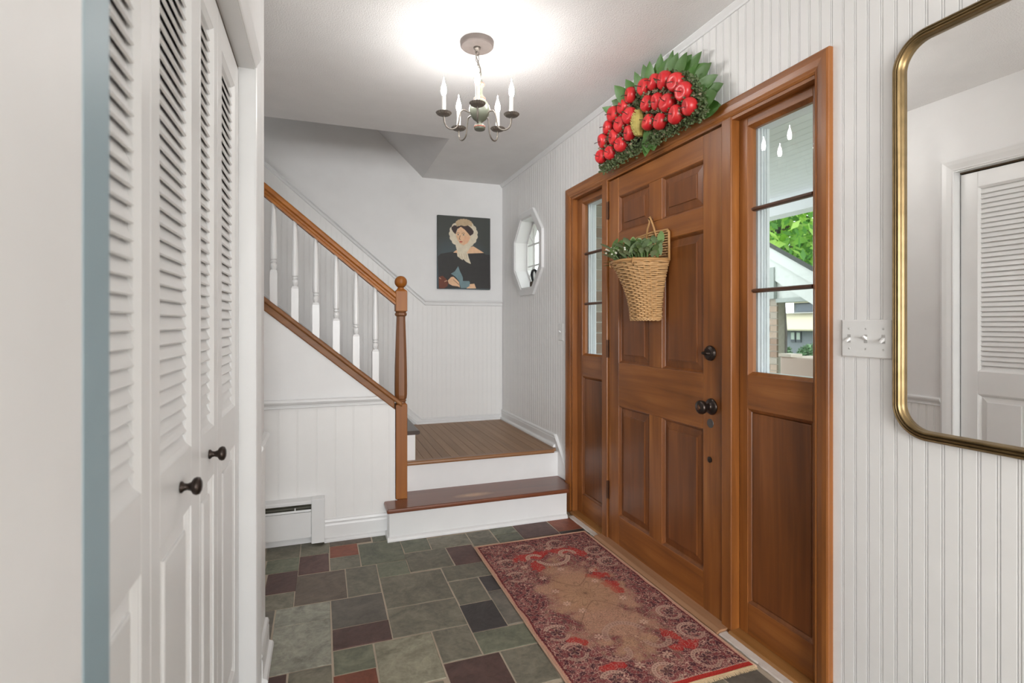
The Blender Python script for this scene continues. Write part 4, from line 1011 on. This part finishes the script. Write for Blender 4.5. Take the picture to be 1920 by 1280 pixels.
def scallop(cx, cy, rx, ry, n, amp, a0=0, a1=360):
    o = []; N = n * 6
    for i in range(N):
        a = (a0 + (a1 - a0) * i / N) * PI / 180; k = 1 + amp * abs(math.sin(i * PI / 6)); o.append((cx + rx * k * math.cos(a), cy + ry * k * math.sin(a)))
    return o
shape(0, [(150, 700), (190, 660), (350, 628), (560, 640), (790, 632), (820, 655), (884, 655), (889, 1142), (162, 1146)])
shape(2, scallop(505, 375, 192, 190, 17, 0.06))
shape(2, [(390, 520), (640, 520), (600, 560), (570, 645), (420, 645)])
shape(1, [(360, 640), (400, 605), (440, 600), (560, 575), (640, 540), (700, 575), (795, 632), (560, 648)])
shape(2, [(405, 540), (450, 530), (580, 520), (640, 500), (600, 560), (545, 640), (420, 640), (410, 590)])
shape(2, [(412, 640), (560, 640), (575, 700), (608, 795), (540, 765), (500, 725), (490, 742), (450, 712), (418, 690)])
for xx in (440, 470, 505, 535): shape(4, [(xx, 650), (xx + 5, 650), (xx + 22, 730), (xx + 17, 730)])
shape(3, [(335, 285), (370, 255), (440, 262), (500, 240), (570, 250), (620, 290), (648, 330), (640, 365), (600, 395), (560, 370), (480, 300), (420, 300), (392, 380), (360, 350), (340, 315)])
shape(1, [(398, 370), (430, 300), (466, 272), (520, 310), (580, 375), (602, 410), (590, 450), (560, 500), (505, 532), (455, 510), (425, 465), (405, 420)])
shape(8, [(520, 400), (590, 420), (560, 490), (510, 520), (500, 460)])
shape(4, scallop(510, 225, 110, 62, 9, 0.10, 175, 360)[:54] + [(620, 262), (575, 245), (520, 262), (450, 250), (410, 275)])
for ex in (428, 503): shape(2, ell(ex, 385, 17, 9, 12)); shape(3, ell(ex, 385, 9, 9, 10))
for ex in (425, 500): shape(9, [(ex - 24, 366), (ex, 356), (ex + 22, 362), (ex + 22, 366), (ex, 361), (ex - 24, 370)])
shape(9, [(452, 395), (458, 395), (448, 448), (466, 455), (464, 459), (440, 450)])
shape(7, ell(467, 484, 23, 11, 12))
shape(5, [(428, 830), (448, 890), (492, 985), (494, 1040), (440, 1045), (390, 980), (328, 938), (385, 900)])
shape(6, [(162, 985), (215, 968), (262, 1010), (290, 1060), (280, 1110), (240, 1142), (164, 1144)])
shape(10, [(170, 990), (195, 1010), (190, 1020), (165, 1000)]); shape(10, [(235, 1045), (272, 1028), (275, 1040), (240, 1056)])
shape(1, [(285, 1035), (330, 985), (362, 980), (400, 1015), (440, 1055), (452, 1130), (425, 1115), (350, 1105), (300, 1080)])
shape(9, [(360, 1018), (400, 1050), (440, 1090), (436, 1094), (395, 1056), (358, 1024)])
shape(1, [(560, 1090), (600, 1080), (655, 1075), (678, 1142), (550, 1143), (530, 1120)])
shape(5, [(440, 1038), (582, 1038), (592, 1060), (585, 1110), (540, 1138), (465, 1138), (448, 1090)])
fig.cur = 0
fig.build('painted_figure', pmats, pt)

# ------------------------------------------------------------------ chandelier
CX, CYc = 0.640, 2.240
ch = thing('chandelier', (CX, CYc, ZC), 'small five-candle chandelier with green turned body hanging from the ceiling', 'chandelier')
tin = plain('aged_tin', (0.20, 0.175, 0.15), 0.42, 0.6); can_m = plain('canopy_wood_paint', (0.16, 0.13, 0.115), 0.5)
body_m = plain('grey_green_paint', (0.15, 0.16, 0.12), 0.4); red_m = plain('dull_red_paint', (0.45, 0.13, 0.09), 0.5)
candle_m = paint('ivory_candle_sleeve', (0.82, 0.80, 0.76), 0.4)
mb = MB().lathe([(0, ZC), (0.073, ZC), (0.074, ZC - 0.004), (0.072, ZC - 0.021), (0.068, ZC - 0.025), (0.0, ZC - 0.026)], (CX, CYc, 0), 40); mb.build('canopy', can_m, ch)
MB().lathe([(0, ZC - 0.024), (0.016, ZC - 0.026), (0.014, ZC - 0.034), (0.006, ZC - 0.040), (0, ZC - 0.041)], (CX, CYc, 0), 18).build('canopy_cap', tin, ch, smooth=True)
ringp = [(CX + 0.010 * math.cos(a), CYc + 0.006 * math.cos(a), ZC - 0.049 + 0.012 * math.sin(a)) for a in [k * PI / 8 for k in range(16)]]
MB().tube(ringp, 0.0018, 6, closed=True).build('hook', tin, ch, smooth=True)
bx, by = CX + 0.012, CYc
links = []
zt = ZC - 0.055; zb = 2.285
MB().tube([(CX, CYc, ZC - 0.036), (CX - 0.006, CYc, ZC - 0.06), (CX + 0.004, CYc, ZC - 0.085), (bx + 0.004, CYc, ZC - 0.115), (bx + 0.006, CYc, ZC - 0.14), (bx, by, zb - 0.006)], 0.0022, 7).build('cord', tin, ch, smooth=True)
for k in range(4):
    zc = zt - 0.010 - k * (zt - zb) / 4; xx = CX + (bx - CX) * (k + 0.5) / 4
    a0 = PI / 2 * (k % 2)
    MB().tube([(xx + 0.007 * math.cos(a) * math.cos(a0), CYc + 0.007 * math.cos(a) * math.sin(a0), zc - 0.008 + 0.017 * math.sin(a)) for a in [q * PI / 7 for q in range(14)]], 0.0016, 6, closed=True).build('chain_link', tin, ch, smooth=True)
pb = [(0.0, 2.060), (0.022, 2.060), (0.0245, 2.064), (0.0245, 2.078), (0.020, 2.082), (0.011, 2.086), (0.010, 2.092), (0.016, 2.097), (0.030, 2.108), (0.042, 2.126), (0.0465, 2.145), (0.043, 2.164), (0.032, 2.182), (0.020, 2.190), (0.024, 2.194), (0.025, 2.200), (0.020, 2.206), (0.014, 2.211), (0.0135, 2.245), (0.018, 2.250), (0.022, 2.256), (0.021, 2.262), (0.014, 2.268), (0.011, 2.279), (0.004, 2.284), (0, 2.285)]
MB().lathe(pb, (bx, by, 0), 28).build('turned_body', body_m, ch, smooth=True)
for z_, r_ in ((2.071, 0.0247), (2.196, 0.0250), (2.259, 0.0222)):
    MB().lathe([(r_ - 0.004, z_ - 0.003), (r_ + 0.0006, z_ - 0.002), (r_ + 0.0006, z_ + 0.002), (r_ - 0.004, z_ + 0.003)], (bx, by, 0), 28).build('red_band', red_m, ch, smooth=True)
bulb_m = bpy.data.materials.new('lit_candle_bulb'); bulb_m.use_nodes = True
nt = bulb_m.node_tree; nt.nodes.clear(); o_ = node(nt, 'ShaderNodeOutputMaterial'); em = node(nt, 'ShaderNodeEmission'); em.inputs['Color'].default_value = (1.0, 0.98, 0.955, 1); em.inputs['Strength'].default_value = BULB
nt.links.new(em.outputs[0], o_.inputs['Surface'])
arm0 = None
fwd = math.atan2(math.cos(math.atan2(356, 993)), math.sin(math.atan2(356, 993)))   # viewing direction in plan
for k in range(5):
    th = fwd + PI + math.radians(3) + k * 2 * PI / 5; ca, sa = math.cos(th), math.sin(th)
    P = lambda r_, z_: (bx - 0.008 + ca * r_, by + sa * r_, z_)
    MB().tube(curve_through([P(0.036, 2.128), P(0.05, 2.134), P(0.066, 2.137), P(0.077, 2.128), P(0.083, 2.108), P(0.086, 2.085), P(0.093, 2.062), P(0.108, 2.049), P(0.127, 2.047), P(0.143, 2.057), P(0.151, 2.076), P(0.153, 2.104)], 3), 0.0034, 8).build('arm', tin, ch, smooth=True)
    cx_, cy_, cz_ = P(0.153, 2.098)
    # fluted drip pan
    prof_ = [(0.004, 0.0), (0.014, 0.001), (0.026, 0.006), (0.033, 0.014), (0.0338, 0.0145), (0.026, 0.0075), (0.014, 0.003), (0.004, 0.003)]
    vs, fs = [], []; n = 40
    for i, (r_, z_) in enumerate(prof_):
        for q in range(n):
            a = 2 * PI * q / n; rr = r_ * (1 + (0.05 * math.cos(a * 20) if r_ > 0.02 else 0)); vs.append((cx_ + rr * math.cos(a), cy_ + rr * math.sin(a), cz_ + z_))
    for i in range(len(prof_) - 1):
        for q in range(n): fs.append((i * n + q, i * n + (q + 1) % n, (i + 1) * n + (q + 1) % n, (i + 1) * n + q))
    MB().add(vs, fs).build('drip_pan', tin, ch)
    MB().lathe([(0.011, 0.002), (0.0115, 0.022), (0.009, 0.022), (0.009, 0.004)], (cx_, cy_, cz_), 16).build('socket', tin, ch, smooth=True)
    cd = MB().lathe([(0.0, 0.010), (0.0088, 0.010), (0.0088, 0.086), (0.006, 0.088), (0, 0.088)], (cx_, cy_, cz_), 18).build('candle', candle_m, ch)
    MB().lathe([(0.0, 0.086), (0.006, 0.087), (0.008, 0.093), (0.0112, 0.103), (0.0120, 0.112), (0.0102, 0.125), (0.0062, 0.139), (0.0028, 0.151), (0.0010, 0.163), (0, 0.168)], (cx_, cy_, cz_), 16).build('bulb', bulb_m, cd, smooth=True, label='lit flame-shaped bulb')

# ------------------------------------------------------------------ rug: flat woven print, one colour per stitch
RW, RL, RX0, RY0 = 0.660, 1.290, 0.772, 1.458
rg = thing('rug', (RX0 + RW / 2, RY0 + RL / 2, 0), 'worn red oriental runner rug lying in front of the front door', 'rug')
NU, NV = 330, 640
uu, vv = np.meshgrid(np.linspace(0, RW, NU), np.linspace(0, RL, NV))
def fnoise(scale, seed, shape=(NV, NU)):
    r_ = np.random.default_rng(seed); a = r_.normal(size=shape); f = np.fft.fft2(a)
    fy = np.fft.fftfreq(shape[0], RL / shape[0]); fx = np.fft.fftfreq(shape[1], RW / shape[1])
    k = np.hypot(*np.meshgrid(fx, fy)); f *= np.exp(-((k - 1 / scale) / (0.45 / scale)) ** 2); q = np.real(np.fft.ifft2(f)); return q / q.std()
n_sq = fnoise(0.020, 1); n_sq2 = fnoise(0.032, 2); n_f = fnoise(0.010, 3); n_b = fnoise(0.16, 4); n_m = fnoise(0.08, 5); n_w = fnoise(0.3, 6)
ar = lambda t: np.array(srgb(*t))
maroon, plum, cream, tan, red, brown, pink = ar((132, 70, 70)), ar((74, 46, 54)), ar((222, 184, 162)), ar((202, 158, 130)), ar((184, 54, 50)), ar((112, 82, 66)), ar((166, 108, 102))
img = np.ones((NV, NU, 3)) * maroon
def mixc(mask, c):
    global img
    img = img * (1 - mask[..., None]) + c * mask[..., None]
def sm(x, a, b_): t = np.clip((x - a) / (b_ - a), 0, 1); return t * t * (3 - 2 * t)
mixc(sm(n_b, -0.3, 1.2) * 0.5, pink)
mixc(sm(n_sq2, 0.4, 0.9) * 0.85, plum)
# worn middle
cu, cv = RW * 0.51, RL * 0.455
field = 1 - np.sqrt(((uu - cu) / 0.20) ** 2 + ((vv - cv) / 0.45) ** 2) + 0.10 * n_m + 0.10 * n_b + 0.05 * n_sq2
fm = sm(field, -0.12, 0.42)
# red patches that kept their colour
redm = np.zeros_like(uu)
for x, y, a, b_ in ((1.05, 2.545, .10, .05), (1.20, 2.55, .08, .045), (0.965, 2.53, .05, .04), (1.00, 2.42, .05, .06), (1.27, 2.50, .05, .06), (1.255, 2.13, .035, .10), (1.24, 2.25, .05, .05), (1.285, 1.645, .065, .035), (1.255, 1.72, .04, .04), (0.965, 1.63, .05, .03), (0.90, 1.80, .05, .03)):
    redm = np.maximum(redm, sm(1 - np.sqrt(((uu + RX0 - x) / a) ** 2 + ((vv + RY0 - y) / b_) ** 2) + 0.18 * n_m + 0.10 * n_sq2, 0.05, 0.3))
mixc(fm * (0.85 - 0.2 * sm(n_f, 0, 1.5)), tan)
mixc(fm * sm(n_w, 0.2, 1.2) * 0.5, ar((186, 146, 112)))
mixc(redm * 0.9, red)
# scrolling vines, dark and light
border = 1 - fm * 0.72
live = sm(n_b + 0.6 * n_m, -1.6, 0.2)
l1 = np.exp(-(n_sq / 0.20) ** 2); h1 = np.exp(-((np.abs(n_sq) - 0.42) / 0.20) ** 2)
l2 = np.exp(-(n_sq2 / 0.10) ** 2); h2 = np.exp(-((np.abs(n_sq2) - 0.24) / 0.10) ** 2)
mixc(np.clip(h1 + 0.6 * h2, 0, 1) * border * 0.72 * (1 - 0.6 * redm), plum)
mixc(l1 * border * (0.40 + 0.50 * live) * (1 - 0.5 * redm), cream)
mixc(l2 * border * 0.80 * (1 - 0.4 * redm), cream * 0.95)
mixc(h2 * fm * 0.55, brown); mixc(l2 * fm * 0.6, ar((220, 184, 150))); mixc(h1 * fm * 0.32, brown)
mixc(sm(np.abs(fnoise(0.014, 21)), 1.0, 1.5) * fm * 0.25, brown)
# motifs: arcs (crescents) with beaded outlines, rosettes, central flower
def arc(x, y, r_, a0, a1, wd=0.016, strength=1.0):
    du, dv = uu + RX0 - x, vv + RY0 - y; d = np.hypot(du, dv); ang = np.degrees(np.arctan2(dv, du)) % 360
    inside = ((ang - a0) % 360) < ((a1 - a0) % 360 if (a1 - a0) % 360 else 360)
    mid = np.abs(d - r_)
    mixc(sm(-mid, -wd - 0.005, -wd - 0.002) * inside * 0.7 * strength, plum * 0.8 + brown * 0.2)
    bead = 0.5 + 0.5 * np.cos(np.radians(ang) * r_ / 0.006 * 2 * PI / 2)
    mixc(sm(-mid, -wd, -wd + 0.004) * inside * (0.25 + 0.5 * sm(bead, 0.25, 0.6)) * strength, cream)
    mixc(sm(-np.abs(mid - wd), -0.0035, -0.0012) * inside * 0.8 * strength, cream)
def rosette(x, y, r_, n, c, strength=0.8):
    du, dv = uu + RX0 - x, vv + RY0 - y; d = np.hypot(du, dv) / r_; ang = np.arctan2(dv, du)
    pet = np.abs(np.cos(ang * n / 2)) ** 0.7
    mixc(sm(pet - d, -0.06, 0.02) * strength, c); mixc(np.exp(-((pet - d) / 0.07) ** 2) * (d < 1.2) * strength, brown if c is not plum else cream)
    mixc(sm(-d, -0.22, -0.16) * strength, brown)
mixc(sm(-np.hypot((uu + RX0 - 1.106) / 0.17, (vv + RY0 - 2.13) / 0.2), -1.0, -0.7) * 0.45, ar((182, 140, 108)))
rosette(1.106, 2.113, 0.105, 12, ar((184, 146, 114)), 0.4)
rosette(1.106, 2.113, 0.045, 12, ar((176, 136, 106)), 0.6)
arc(1.023, 2.515, 0.036, 10, 200, 0.009); arc(1.205, 2.51, 0.036, -30, 220, 0.009); arc(1.11, 2.50, 0.085, 195, 350, 0.009)
arc(1.107, 1.770, 0.085, 10, 185, 0.010, 0.55); arc(1.015, 1.69, 0.045, 190, 20, 0.009, 0.55); arc(1.20, 1.715, 0.045, 170, 360, 0.009, 0.55)
for x, y in ((0.87, 2.50), (0.87, 2.36), (1.36, 2.50), (1.36, 2.36), (0.86, 1.88), (0.87, 1.75), (1.36, 1.86), (1.36, 1.72), (1.02, 2.64), (1.2, 2.64), (0.93, 1.56), (1.12, 1.54), (1.30, 1.56)):
    arc(x, y, 0.044, 30, 210 if x > 1.1 else 150, 0.006, 0.8); arc(x, y - 0.012, 0.040, 200, 340, 0.005, 0.6); rosette(x, y, 0.026, 5, plum, 0.75); rosette(x + 0.03, y + 0.02, 0.014, 5, plum, 0.7)
for x, y in ((0.98, 2.30), (1.24, 2.30), (0.985, 2.17), (1.24, 2.02), (0.99, 2.06), (1.03, 1.99), (1.20, 2.20), (1.10, 2.36), (1.00, 1.80), (1.22, 1.83), (1.14, 2.60), (0.94, 2.44), (1.29, 2.42), (1.18, 1.62), (1.05, 1.60)):
    rosette(x, y, 0.021, 6, cream, 0.65)
for sx in (-1, 1):
    for sy in (-1, 1):
        d = np.abs((vv + RY0 - 2.113) - sy * (0.07 + 0.9 * np.abs(uu + RX0 - 1.106) ** 1.3 * 2.2)); mixc(np.exp(-(d / 0.004) ** 2) * (np.abs(uu + RX0 - 1.106) < 0.16) * (np.sign(uu + RX0 - 1.106) == sx) * 0.55, brown)
# guard lines round the edge
ed = np.minimum(np.minimum(uu, RW - uu), np.minimum(vv + 0.002, RL - vv))
mixc(sm(-np.abs(ed - 0.016), -0.004, -0.002) * 0.8, ar((104, 38, 42))); mixc(sm(-ed, -0.0115, -0.0105), ar((196, 150, 128)))
near = vv < 0.045
mixc(((vv < 0.030) & (vv > 0.010)) * 0.95, ar((178, 52, 44))); mixc((np.abs(vv - 0.032) < 0.0022) * 0.8 * (np.sin(uu * 900) > -0.3), cream); mixc(vv < 0.010, ar((214, 186, 148)))
img *= (1 + 0.07 * n_f)[..., None]
img = np.clip(img * np.array([1.10, 1.08, 1.10]), 0.004, 0.9)
zz_ = 0.008 + 0.0009 * fnoise(0.25, 9) * 0.6; wob = 0.0025 * fnoise(0.22, 11)
V = np.stack([RX0 + uu - (RX0 + RW / 2) + wob * 0.5, RY0 + vv - (RY0 + RL / 2) + wob * 0.4, zz_], -1).reshape(-1, 3)
idx = np.arange(NU * NV).reshape(NV, NU)
F = np.stack([idx[:-1, :-1], idx[:-1, 1:], idx[1:, 1:], idx[1:, :-1]], -1).reshape(-1, 4)
me = bpy.data.meshes.new('woven_face'); me.vertices.add(len(V)); me.vertices.foreach_set('co', V.astype(np.float32).ravel())
me.loops.add(F.size); me.loops.foreach_set('vertex_index', F.astype(np.int32).ravel()); me.polygons.add(len(F)); me.polygons.foreach_set('loop_start', np.arange(0, F.size, 4, dtype=np.int32))
me.update(); ca_ = me.color_attributes.new('weave', 'FLOAT_COLOR', 'POINT')
ca_.data.foreach_set('color', np.concatenate([img.reshape(-1, 3), np.ones((NU * NV, 1))], 1).astype(np.float32).ravel()); me.validate()
m, nt, b = mat('woven_wool'); at = node(nt, 'ShaderNodeAttribute'); at.attribute_name = 'weave'; nt.links.new(at.outputs['Color'], b.inputs['Base Color']); b.inputs['Roughness'].default_value = 0.9
b.inputs['Specular IOR Level'].default_value = 0.15
bump(nt, b, noise(nt, coords(nt), 380, 2).outputs['Fac'], 0.35, 0.002)
me.materials.append(m); o = bpy.data.objects.new('woven_face', me); COL.objects.link(o); put(o, (RX0 + RW / 2, RY0 + RL / 2, 0), rg)
edge_m = plain('pinkish_selvedge', srgb(196, 158, 134), 0.9); fr_m = plain('cream_fringe', srgb(206, 180, 142), 0.9)
B(RX0 + 0.001, RX0 + RW - 0.001, RY0 + 0.003, RY0 + RL - 0.001, 0.0005, 0.0065).build('backing', edge_m, rg)
MB().tube([(RX0 - 0.001 + random.uniform(-0.001, 0.001), RY0 + RL * i / 40, 0.0055) for i in range(41)], 0.0048, 6).build('selvedge', edge_m, rg, smooth=True)
MB().tube([(RX0 + RW + random.uniform(-0.001, 0.001), RY0 + RL * i / 40, 0.0055) for i in range(41)], 0.0045, 6).build('selvedge', edge_m, rg, smooth=True)
MB().tube([(RX0 + RW * i / 30, RY0 + RL + random.uniform(-0.001, 0.001), 0.0055) for i in range(31)], 0.0045, 6).build('selvedge', edge_m, rg, smooth=True)
vs, fs = [], []
for i in range(420):
    x = RX0 + RW * i / 420; L = random.uniform(0.006, 0.012); s_ = random.uniform(-0.003, 0.003); o_ = len(vs)
    vs += [(x, RY0 + 0.006, 0.009), (x + 0.0018, RY0 + 0.006, 0.009), (x + 0.0018 + s_, RY0 - L, 0.0035), (x + s_, RY0 - L, 0.0035)]; fs.append((o_, o_ + 1, o_ + 2, o_ + 3))
MB().add(vs, fs).build('fringe', fr_m, rg, kind='stuff')

# ------------------------------------------------------------------ outside, seen through the sidelights
lawn = plain('mown_lawn', (0.085, 0.135, 0.04), 0.9)
g_ = MB().box(1.66, 70, -30, 70, -0.9, -0.5); tag(struct(g_.build('ground', lawn), 'green lawn in front of the house'))
struct(B(1.66, 4.6, -2.5, 7.5, -0.5, -0.08).build('porch_floor', paint('porch_concrete', (0.42, 0.41, 0.39), 0.8)), 'concrete porch floor outside the front door')
M['porch'] = paint('porch_white', (0.74, 0.77, 0.78), 0.5)
pc = struct(MB().box(1.66, 2.65, -2.5, 3.5, 2.42, 2.52).box(2.65, 4.25, -2.5, 5.4, 2.42, 2.52).build('porch_ceiling', M['porch']), 'white boarded ceiling of the porch outside')
x = 1.72
while x < 4.05:
    B(x, x + 0.087, -1.0, 3.33 if x < 2.62 else 5.4, 2.412, 2.42).build('board', M['porch'], pc); x += 0.09
struct(B(4.08, 4.25, -2.5, 5.4, 2.245, 2.42).build('porch_beam', M['porch']), 'white beam along the edge of the porch roof')
brick_ms = [plain('tan_brick', srgb(164, 146, 128), 0.85), plain('brown_brick', srgb(142, 120, 102), 0.85), plain('grey_brick', srgb(158, 150, 136), 0.85)]
mortar = plain('pale_mortar', srgb(196, 190, 178), 0.9)
bw = thing('brick_wall', (2.05, 3.36, -0.1), 'tan brick side wall of the porch seen through the left sidelight', 'wall')
B(1.70, 2.60, 3.345, 3.50, -0.1, 2.42).build('mortar', mortar, bw)
srcs = [None] * 3
def brick(parent, x0, x1, y0, y1, z0, z1, key, store):
    q = random.randrange(3)
    if (key, q) not in store: store[(key, q)] = B(x0, x1, y0, y1, z0, z1).build('brick', brick_ms[q], parent, origin=((x0 + x1) / 2, (y0 + y1) / 2, z0))
    else: part_copy(store[(key, q)], parent, ((x0 + x1) / 2, (y0 + y1) / 2, z0))
store = {}
for r_ in range(21):
    z = 0.85 + r_ * 0.075
    for k in range(4):
        x0 = 1.705 + k * 0.21 - (0.105 if r_ % 2 else 0)
        if x0 < 1.70: continue
        brick(bw, x0, x0 + 0.2, 3.335, 3.35, z, z + 0.065, 'w', store)
# garage: gable on a brick pillar
GXp = 4.9
ga = thing('garage', (GXp, 4.2, -0.5), 'pale grey gabled garage with a brick pillar beyond the right sidelight', 'garage')
M['siding'] = paint('pale_grey_siding', srgb(196, 202, 196), 0.6); M['siding2'] = paint('grey_soffit', srgb(150, 158, 152), 0.6)
roofm = plain('dark_shingle', srgb(72, 76, 72), 0.9)
def gz(y): return 2.150 + (y - 4.773) * 0.585     # top of rake
Ya, Yb = 2.6, 6.6
pk = 5.9
MB().loft([[(xx, yy, gz(yy) + dz - (xx - GXp + 0.06) * 0.55) for yy, dz in ((Ya, -0.03), (pk, -0.03), (pk, 0.022), (Ya, 0.022))] for xx in (GXp - 0.06, GXp + 1.6)]).build('roof', roofm, ga)
MB().prism([(Ya, gz(Ya) - 0.17), (pk, gz(pk) - 0.17), (pk, gz(pk) - 0.03), (Ya, gz(Ya) - 0.03)], 'X', GXp - 0.04, GXp).build('rake_board', M['siding'], ga)
MB().prism([(Ya, gz(Ya) - 0.40), (pk, gz(pk) - 0.40), (pk, gz(pk) - 0.165), (Ya, gz(Ya) - 0.165)], 'X', GXp - 0.015, GXp + 0.03).build('frieze_board', M['siding'], ga)
MB().prism([(3.3, 1.50), (4.70, 1.50), (4.70, gz(4.70) - 0.38), (3.3, max(1.52, gz(3.3) - 0.38))], 'X', GXp + 0.02, GXp + 0.12).build('gable_panel', M['siding'], ga)
B(GXp + 0.0, GXp + 0.14, 3.3, 4.70, 1.455, 1.50).build('soffit_strip', M['siding2'], ga)
B(GXp - 0.03, GXp + 0.30, 4.70, 5.6, 1.50, 1.86).build('box_return', M['siding2'], ga)
bp_ = B(GXp + 0.03, GXp + 0.14, 4.705, 5.1, -0.5, 1.50).build('pillar', mortar, ga, label='brick pillar')
store = {}
for r_ in range(20):
    z = 0.0 + r_ * 0.075
    for k in range(2):
        y0 = 4.70 + k * 0.21 - (0.0 if r_ % 2 else 0.0); ln = 0.2 if (r_ % 2 == 0) else 0.095
        if r_ % 2 and k == 1: y0 = 4.805; ln = 0.2
        brick(bp_, GXp + 0.015, GXp + 0.04, y0, y0 + ln, z, z + 0.065, (k, r_ % 2), store)
# beige cabinet near the porch
bx_ = thing('utility_box', (3.4, 2.6, -0.08), 'beige utility box outside, bottom of the right sidelight view', 'box')
B(3.2, 3.6, 2.2, 3.03, -0.08, 0.968).build('body', paint('beige_enamel', srgb(205, 186, 170), 0.5), bx_, bevel=0.01)
B(3.19, 3.3, 2.925, 3.035, 0.968, 0.99).build('lid', paint('beige_lid', srgb(214, 206, 190), 0.5), bx_)
# neighbour house
nh = thing('neighbour_house', (22, 18, -0.5), 'low grey house with green-grey roof across the street', 'house')
sid = plain('grey_board_siding', srgb(126, 132, 138), 0.8); rf = plain('mossy_shingle', srgb(168, 164, 138), 0.9); wht = paint('white_house_trim', srgb(212, 214, 212), 0.6); dk = plain('dark_glass', srgb(90, 104, 118), 0.2)
B(20.3, 27, 12, 26, -0.5, 0.96).build('wall', sid, nh)
MB().prism([(19.7, 0.93), (23.0, 1.76), (23.0, 1.80), (19.7, 0.99)], 'Y', 11.5, 26.5).build('roof', rf, nh)
B(23.0, 27, 12, 20.9, 1.6, 2.35).build('upper_wall', sid, nh)
B(22.9, 23.0, 12, 20.9, 1.72, 1.82).build('upper_trim', wht, nh)
wi = B(22.93, 23.0, 14, 20.7, 1.86, 2.24).build('clerestory_window', dk, nh); B(22.92, 22.99, 19.2, 19.3, 1.86, 2.24).build('window_bar', sid, wi)
MB().prism([(22.2, 2.28), (26.5, 3.0), (26.5, 3.06), (22.2, 2.34)], 'Y', 11.5, 21.6).build('upper_roof', rf, nh)
for y0 in (18.02, 18.32):
    f = B(20.24, 20.32, y0, y0 + 0.24, 0.40, 0.88).build('window', plain('dark_sash', srgb(84, 90, 98), 0.6), nh)
    B(20.22, 20.26, y0 + 0.03, y0 + 0.21, 0.52, 0.84).build('pane', paint('pale_blind', srgb(176, 190, 180), 0.4), f)
# shrubs
def leaf_cloud(n, c, r_, size, seed):
    q = random.Random(seed); vs, fs = [], []
    for _ in range(n):
        d = Vector((q.gauss(0, 1), q.gauss(0, 1), q.gauss(0, 1))).normalized() * q.uniform(0.55, 1.0)
        p = Vector((c[0] + d.x * r_[0], c[1] + d.y * r_[1], c[2] + d.z * r_[2]))
        a = Vector((q.gauss(0, 1), q.gauss(0, 1), q.gauss(0, 1))).normalized(); b_ = a.cross(Vector((q.gauss(0, 1), q.gauss(0, 1), q.gauss(0, 1)))).normalized(); s = size * q.uniform(0.6, 1.4); o = len(vs)
        vs += [tuple(p - a * s), tuple(p + b_ * s * 0.5), tuple(p + a * s), tuple(p - b_ * s * 0.5)]; fs.append((o, o + 1, o + 2, o + 3))
    return MB().add(vs, fs)
shm = plain('dark_shrub_leaf', (0.10, 0.19, 0.085), 0.7); shl = plain('pale_shrub_leaf', (0.20, 0.33, 0.12), 0.7)
for k, (x, y, s, m, lab) in enumerate(((17.8, 17.1, 0.75, shm, 'rounded green shrub before the far house, nearer the brick pillar'), (18.0, 15.2, 0.85, shm, 'rounded green shrub before the far house, farther from the brick pillar'))):
    t = thing('shrub', (x, y, -0.5), lab, 'shrub')
    leaf_cloud(2600, (x, y, -0.12 + 0.1), (0.8 * s, 1.0 * s, 0.62 * s), 0.06, 20 + k).build('foliage', m, t, kind='stuff')
    MB().tube([(x, y, -0.5), (x, y, 0.1)], 0.05, 6).build('stem', stem_m, t)
# trees behind the garage
bark = plain('dark_bark', (0.05, 0.042, 0.035), 0.9); lfm = []
for nm, c in (('bright_tree_leaf', (0.22, 0.44, 0.06)), ('pale_tree_leaf', (0.40, 0.60, 0.14)), ('deep_tree_leaf', (0.09, 0.24, 0.04))):
    m, nt, b = mat(nm); b.inputs['Base Color'].default_value = (*c, 1); b.inputs['Roughness'].default_value = 0.6
    t_ = node(nt, 'ShaderNodeBsdfTranslucent'); t_.inputs['Color'].default_value = (*[min(1, x * 1.3) for x in c], 1); mx = node(nt, 'ShaderNodeMixShader'); mx.inputs[0].default_value = 0.45
    out = nt.nodes['Material Output']; nt.links.new(b.outputs[0], mx.inputs[1]); nt.links.new(t_.outputs[0], mx.inputs[2]); nt.links.new(mx.outputs[0], out.inputs['Surface']); lfm.append(m)
for k, (x, y, h_, lab) in enumerate(((10.2, 9.7, 5.2, 'bright green leafy tree behind the garage roof, nearer tree'), (13.7, 13.3, 6.6, 'bright green leafy tree behind the garage roof, farther tree'))):
    t = thing('tree', (x, y, -0.5), lab, 'tree')
    MB().tube([(x, y, -0.5), (x + 0.1, y, 1.0), (x - 0.05, y + 0.1, h_)], [0.16, 0.12, 0.05], 8).build('trunk', bark, t)
    mb = MB()
    q = random.Random(50 + k)
    for j in range(16):
        z = q.uniform(h_ * 0.45, h_ - 0.6); a = q.uniform(0, 2 * PI); L = q.uniform(1.0, 2.0)
        mb.tube([(x, y, z), (x + math.cos(a) * L * 0.5, y + math.sin(a) * L * 0.5, z + 0.25), (x + math.cos(a) * L, y + math.sin(a) * L, z + q.uniform(-0.5, 0.4))], [0.045, 0.03, 0.012], 6)
    mb.build('branches', bark, t, kind='stuff')
    for j, m in enumerate(lfm):
        leaf_cloud(2600, (x, y, h_ * 0.72), (2.3, 2.5, h_ * 0.38), 0.11, 70 + k * 5 + j).build('foliage', m, t, kind='stuff')
print('objects', len(bpy.data.objects), 'tris', sum(len(o.data.polygons) for o in bpy.data.objects if o.type == 'MESH'))
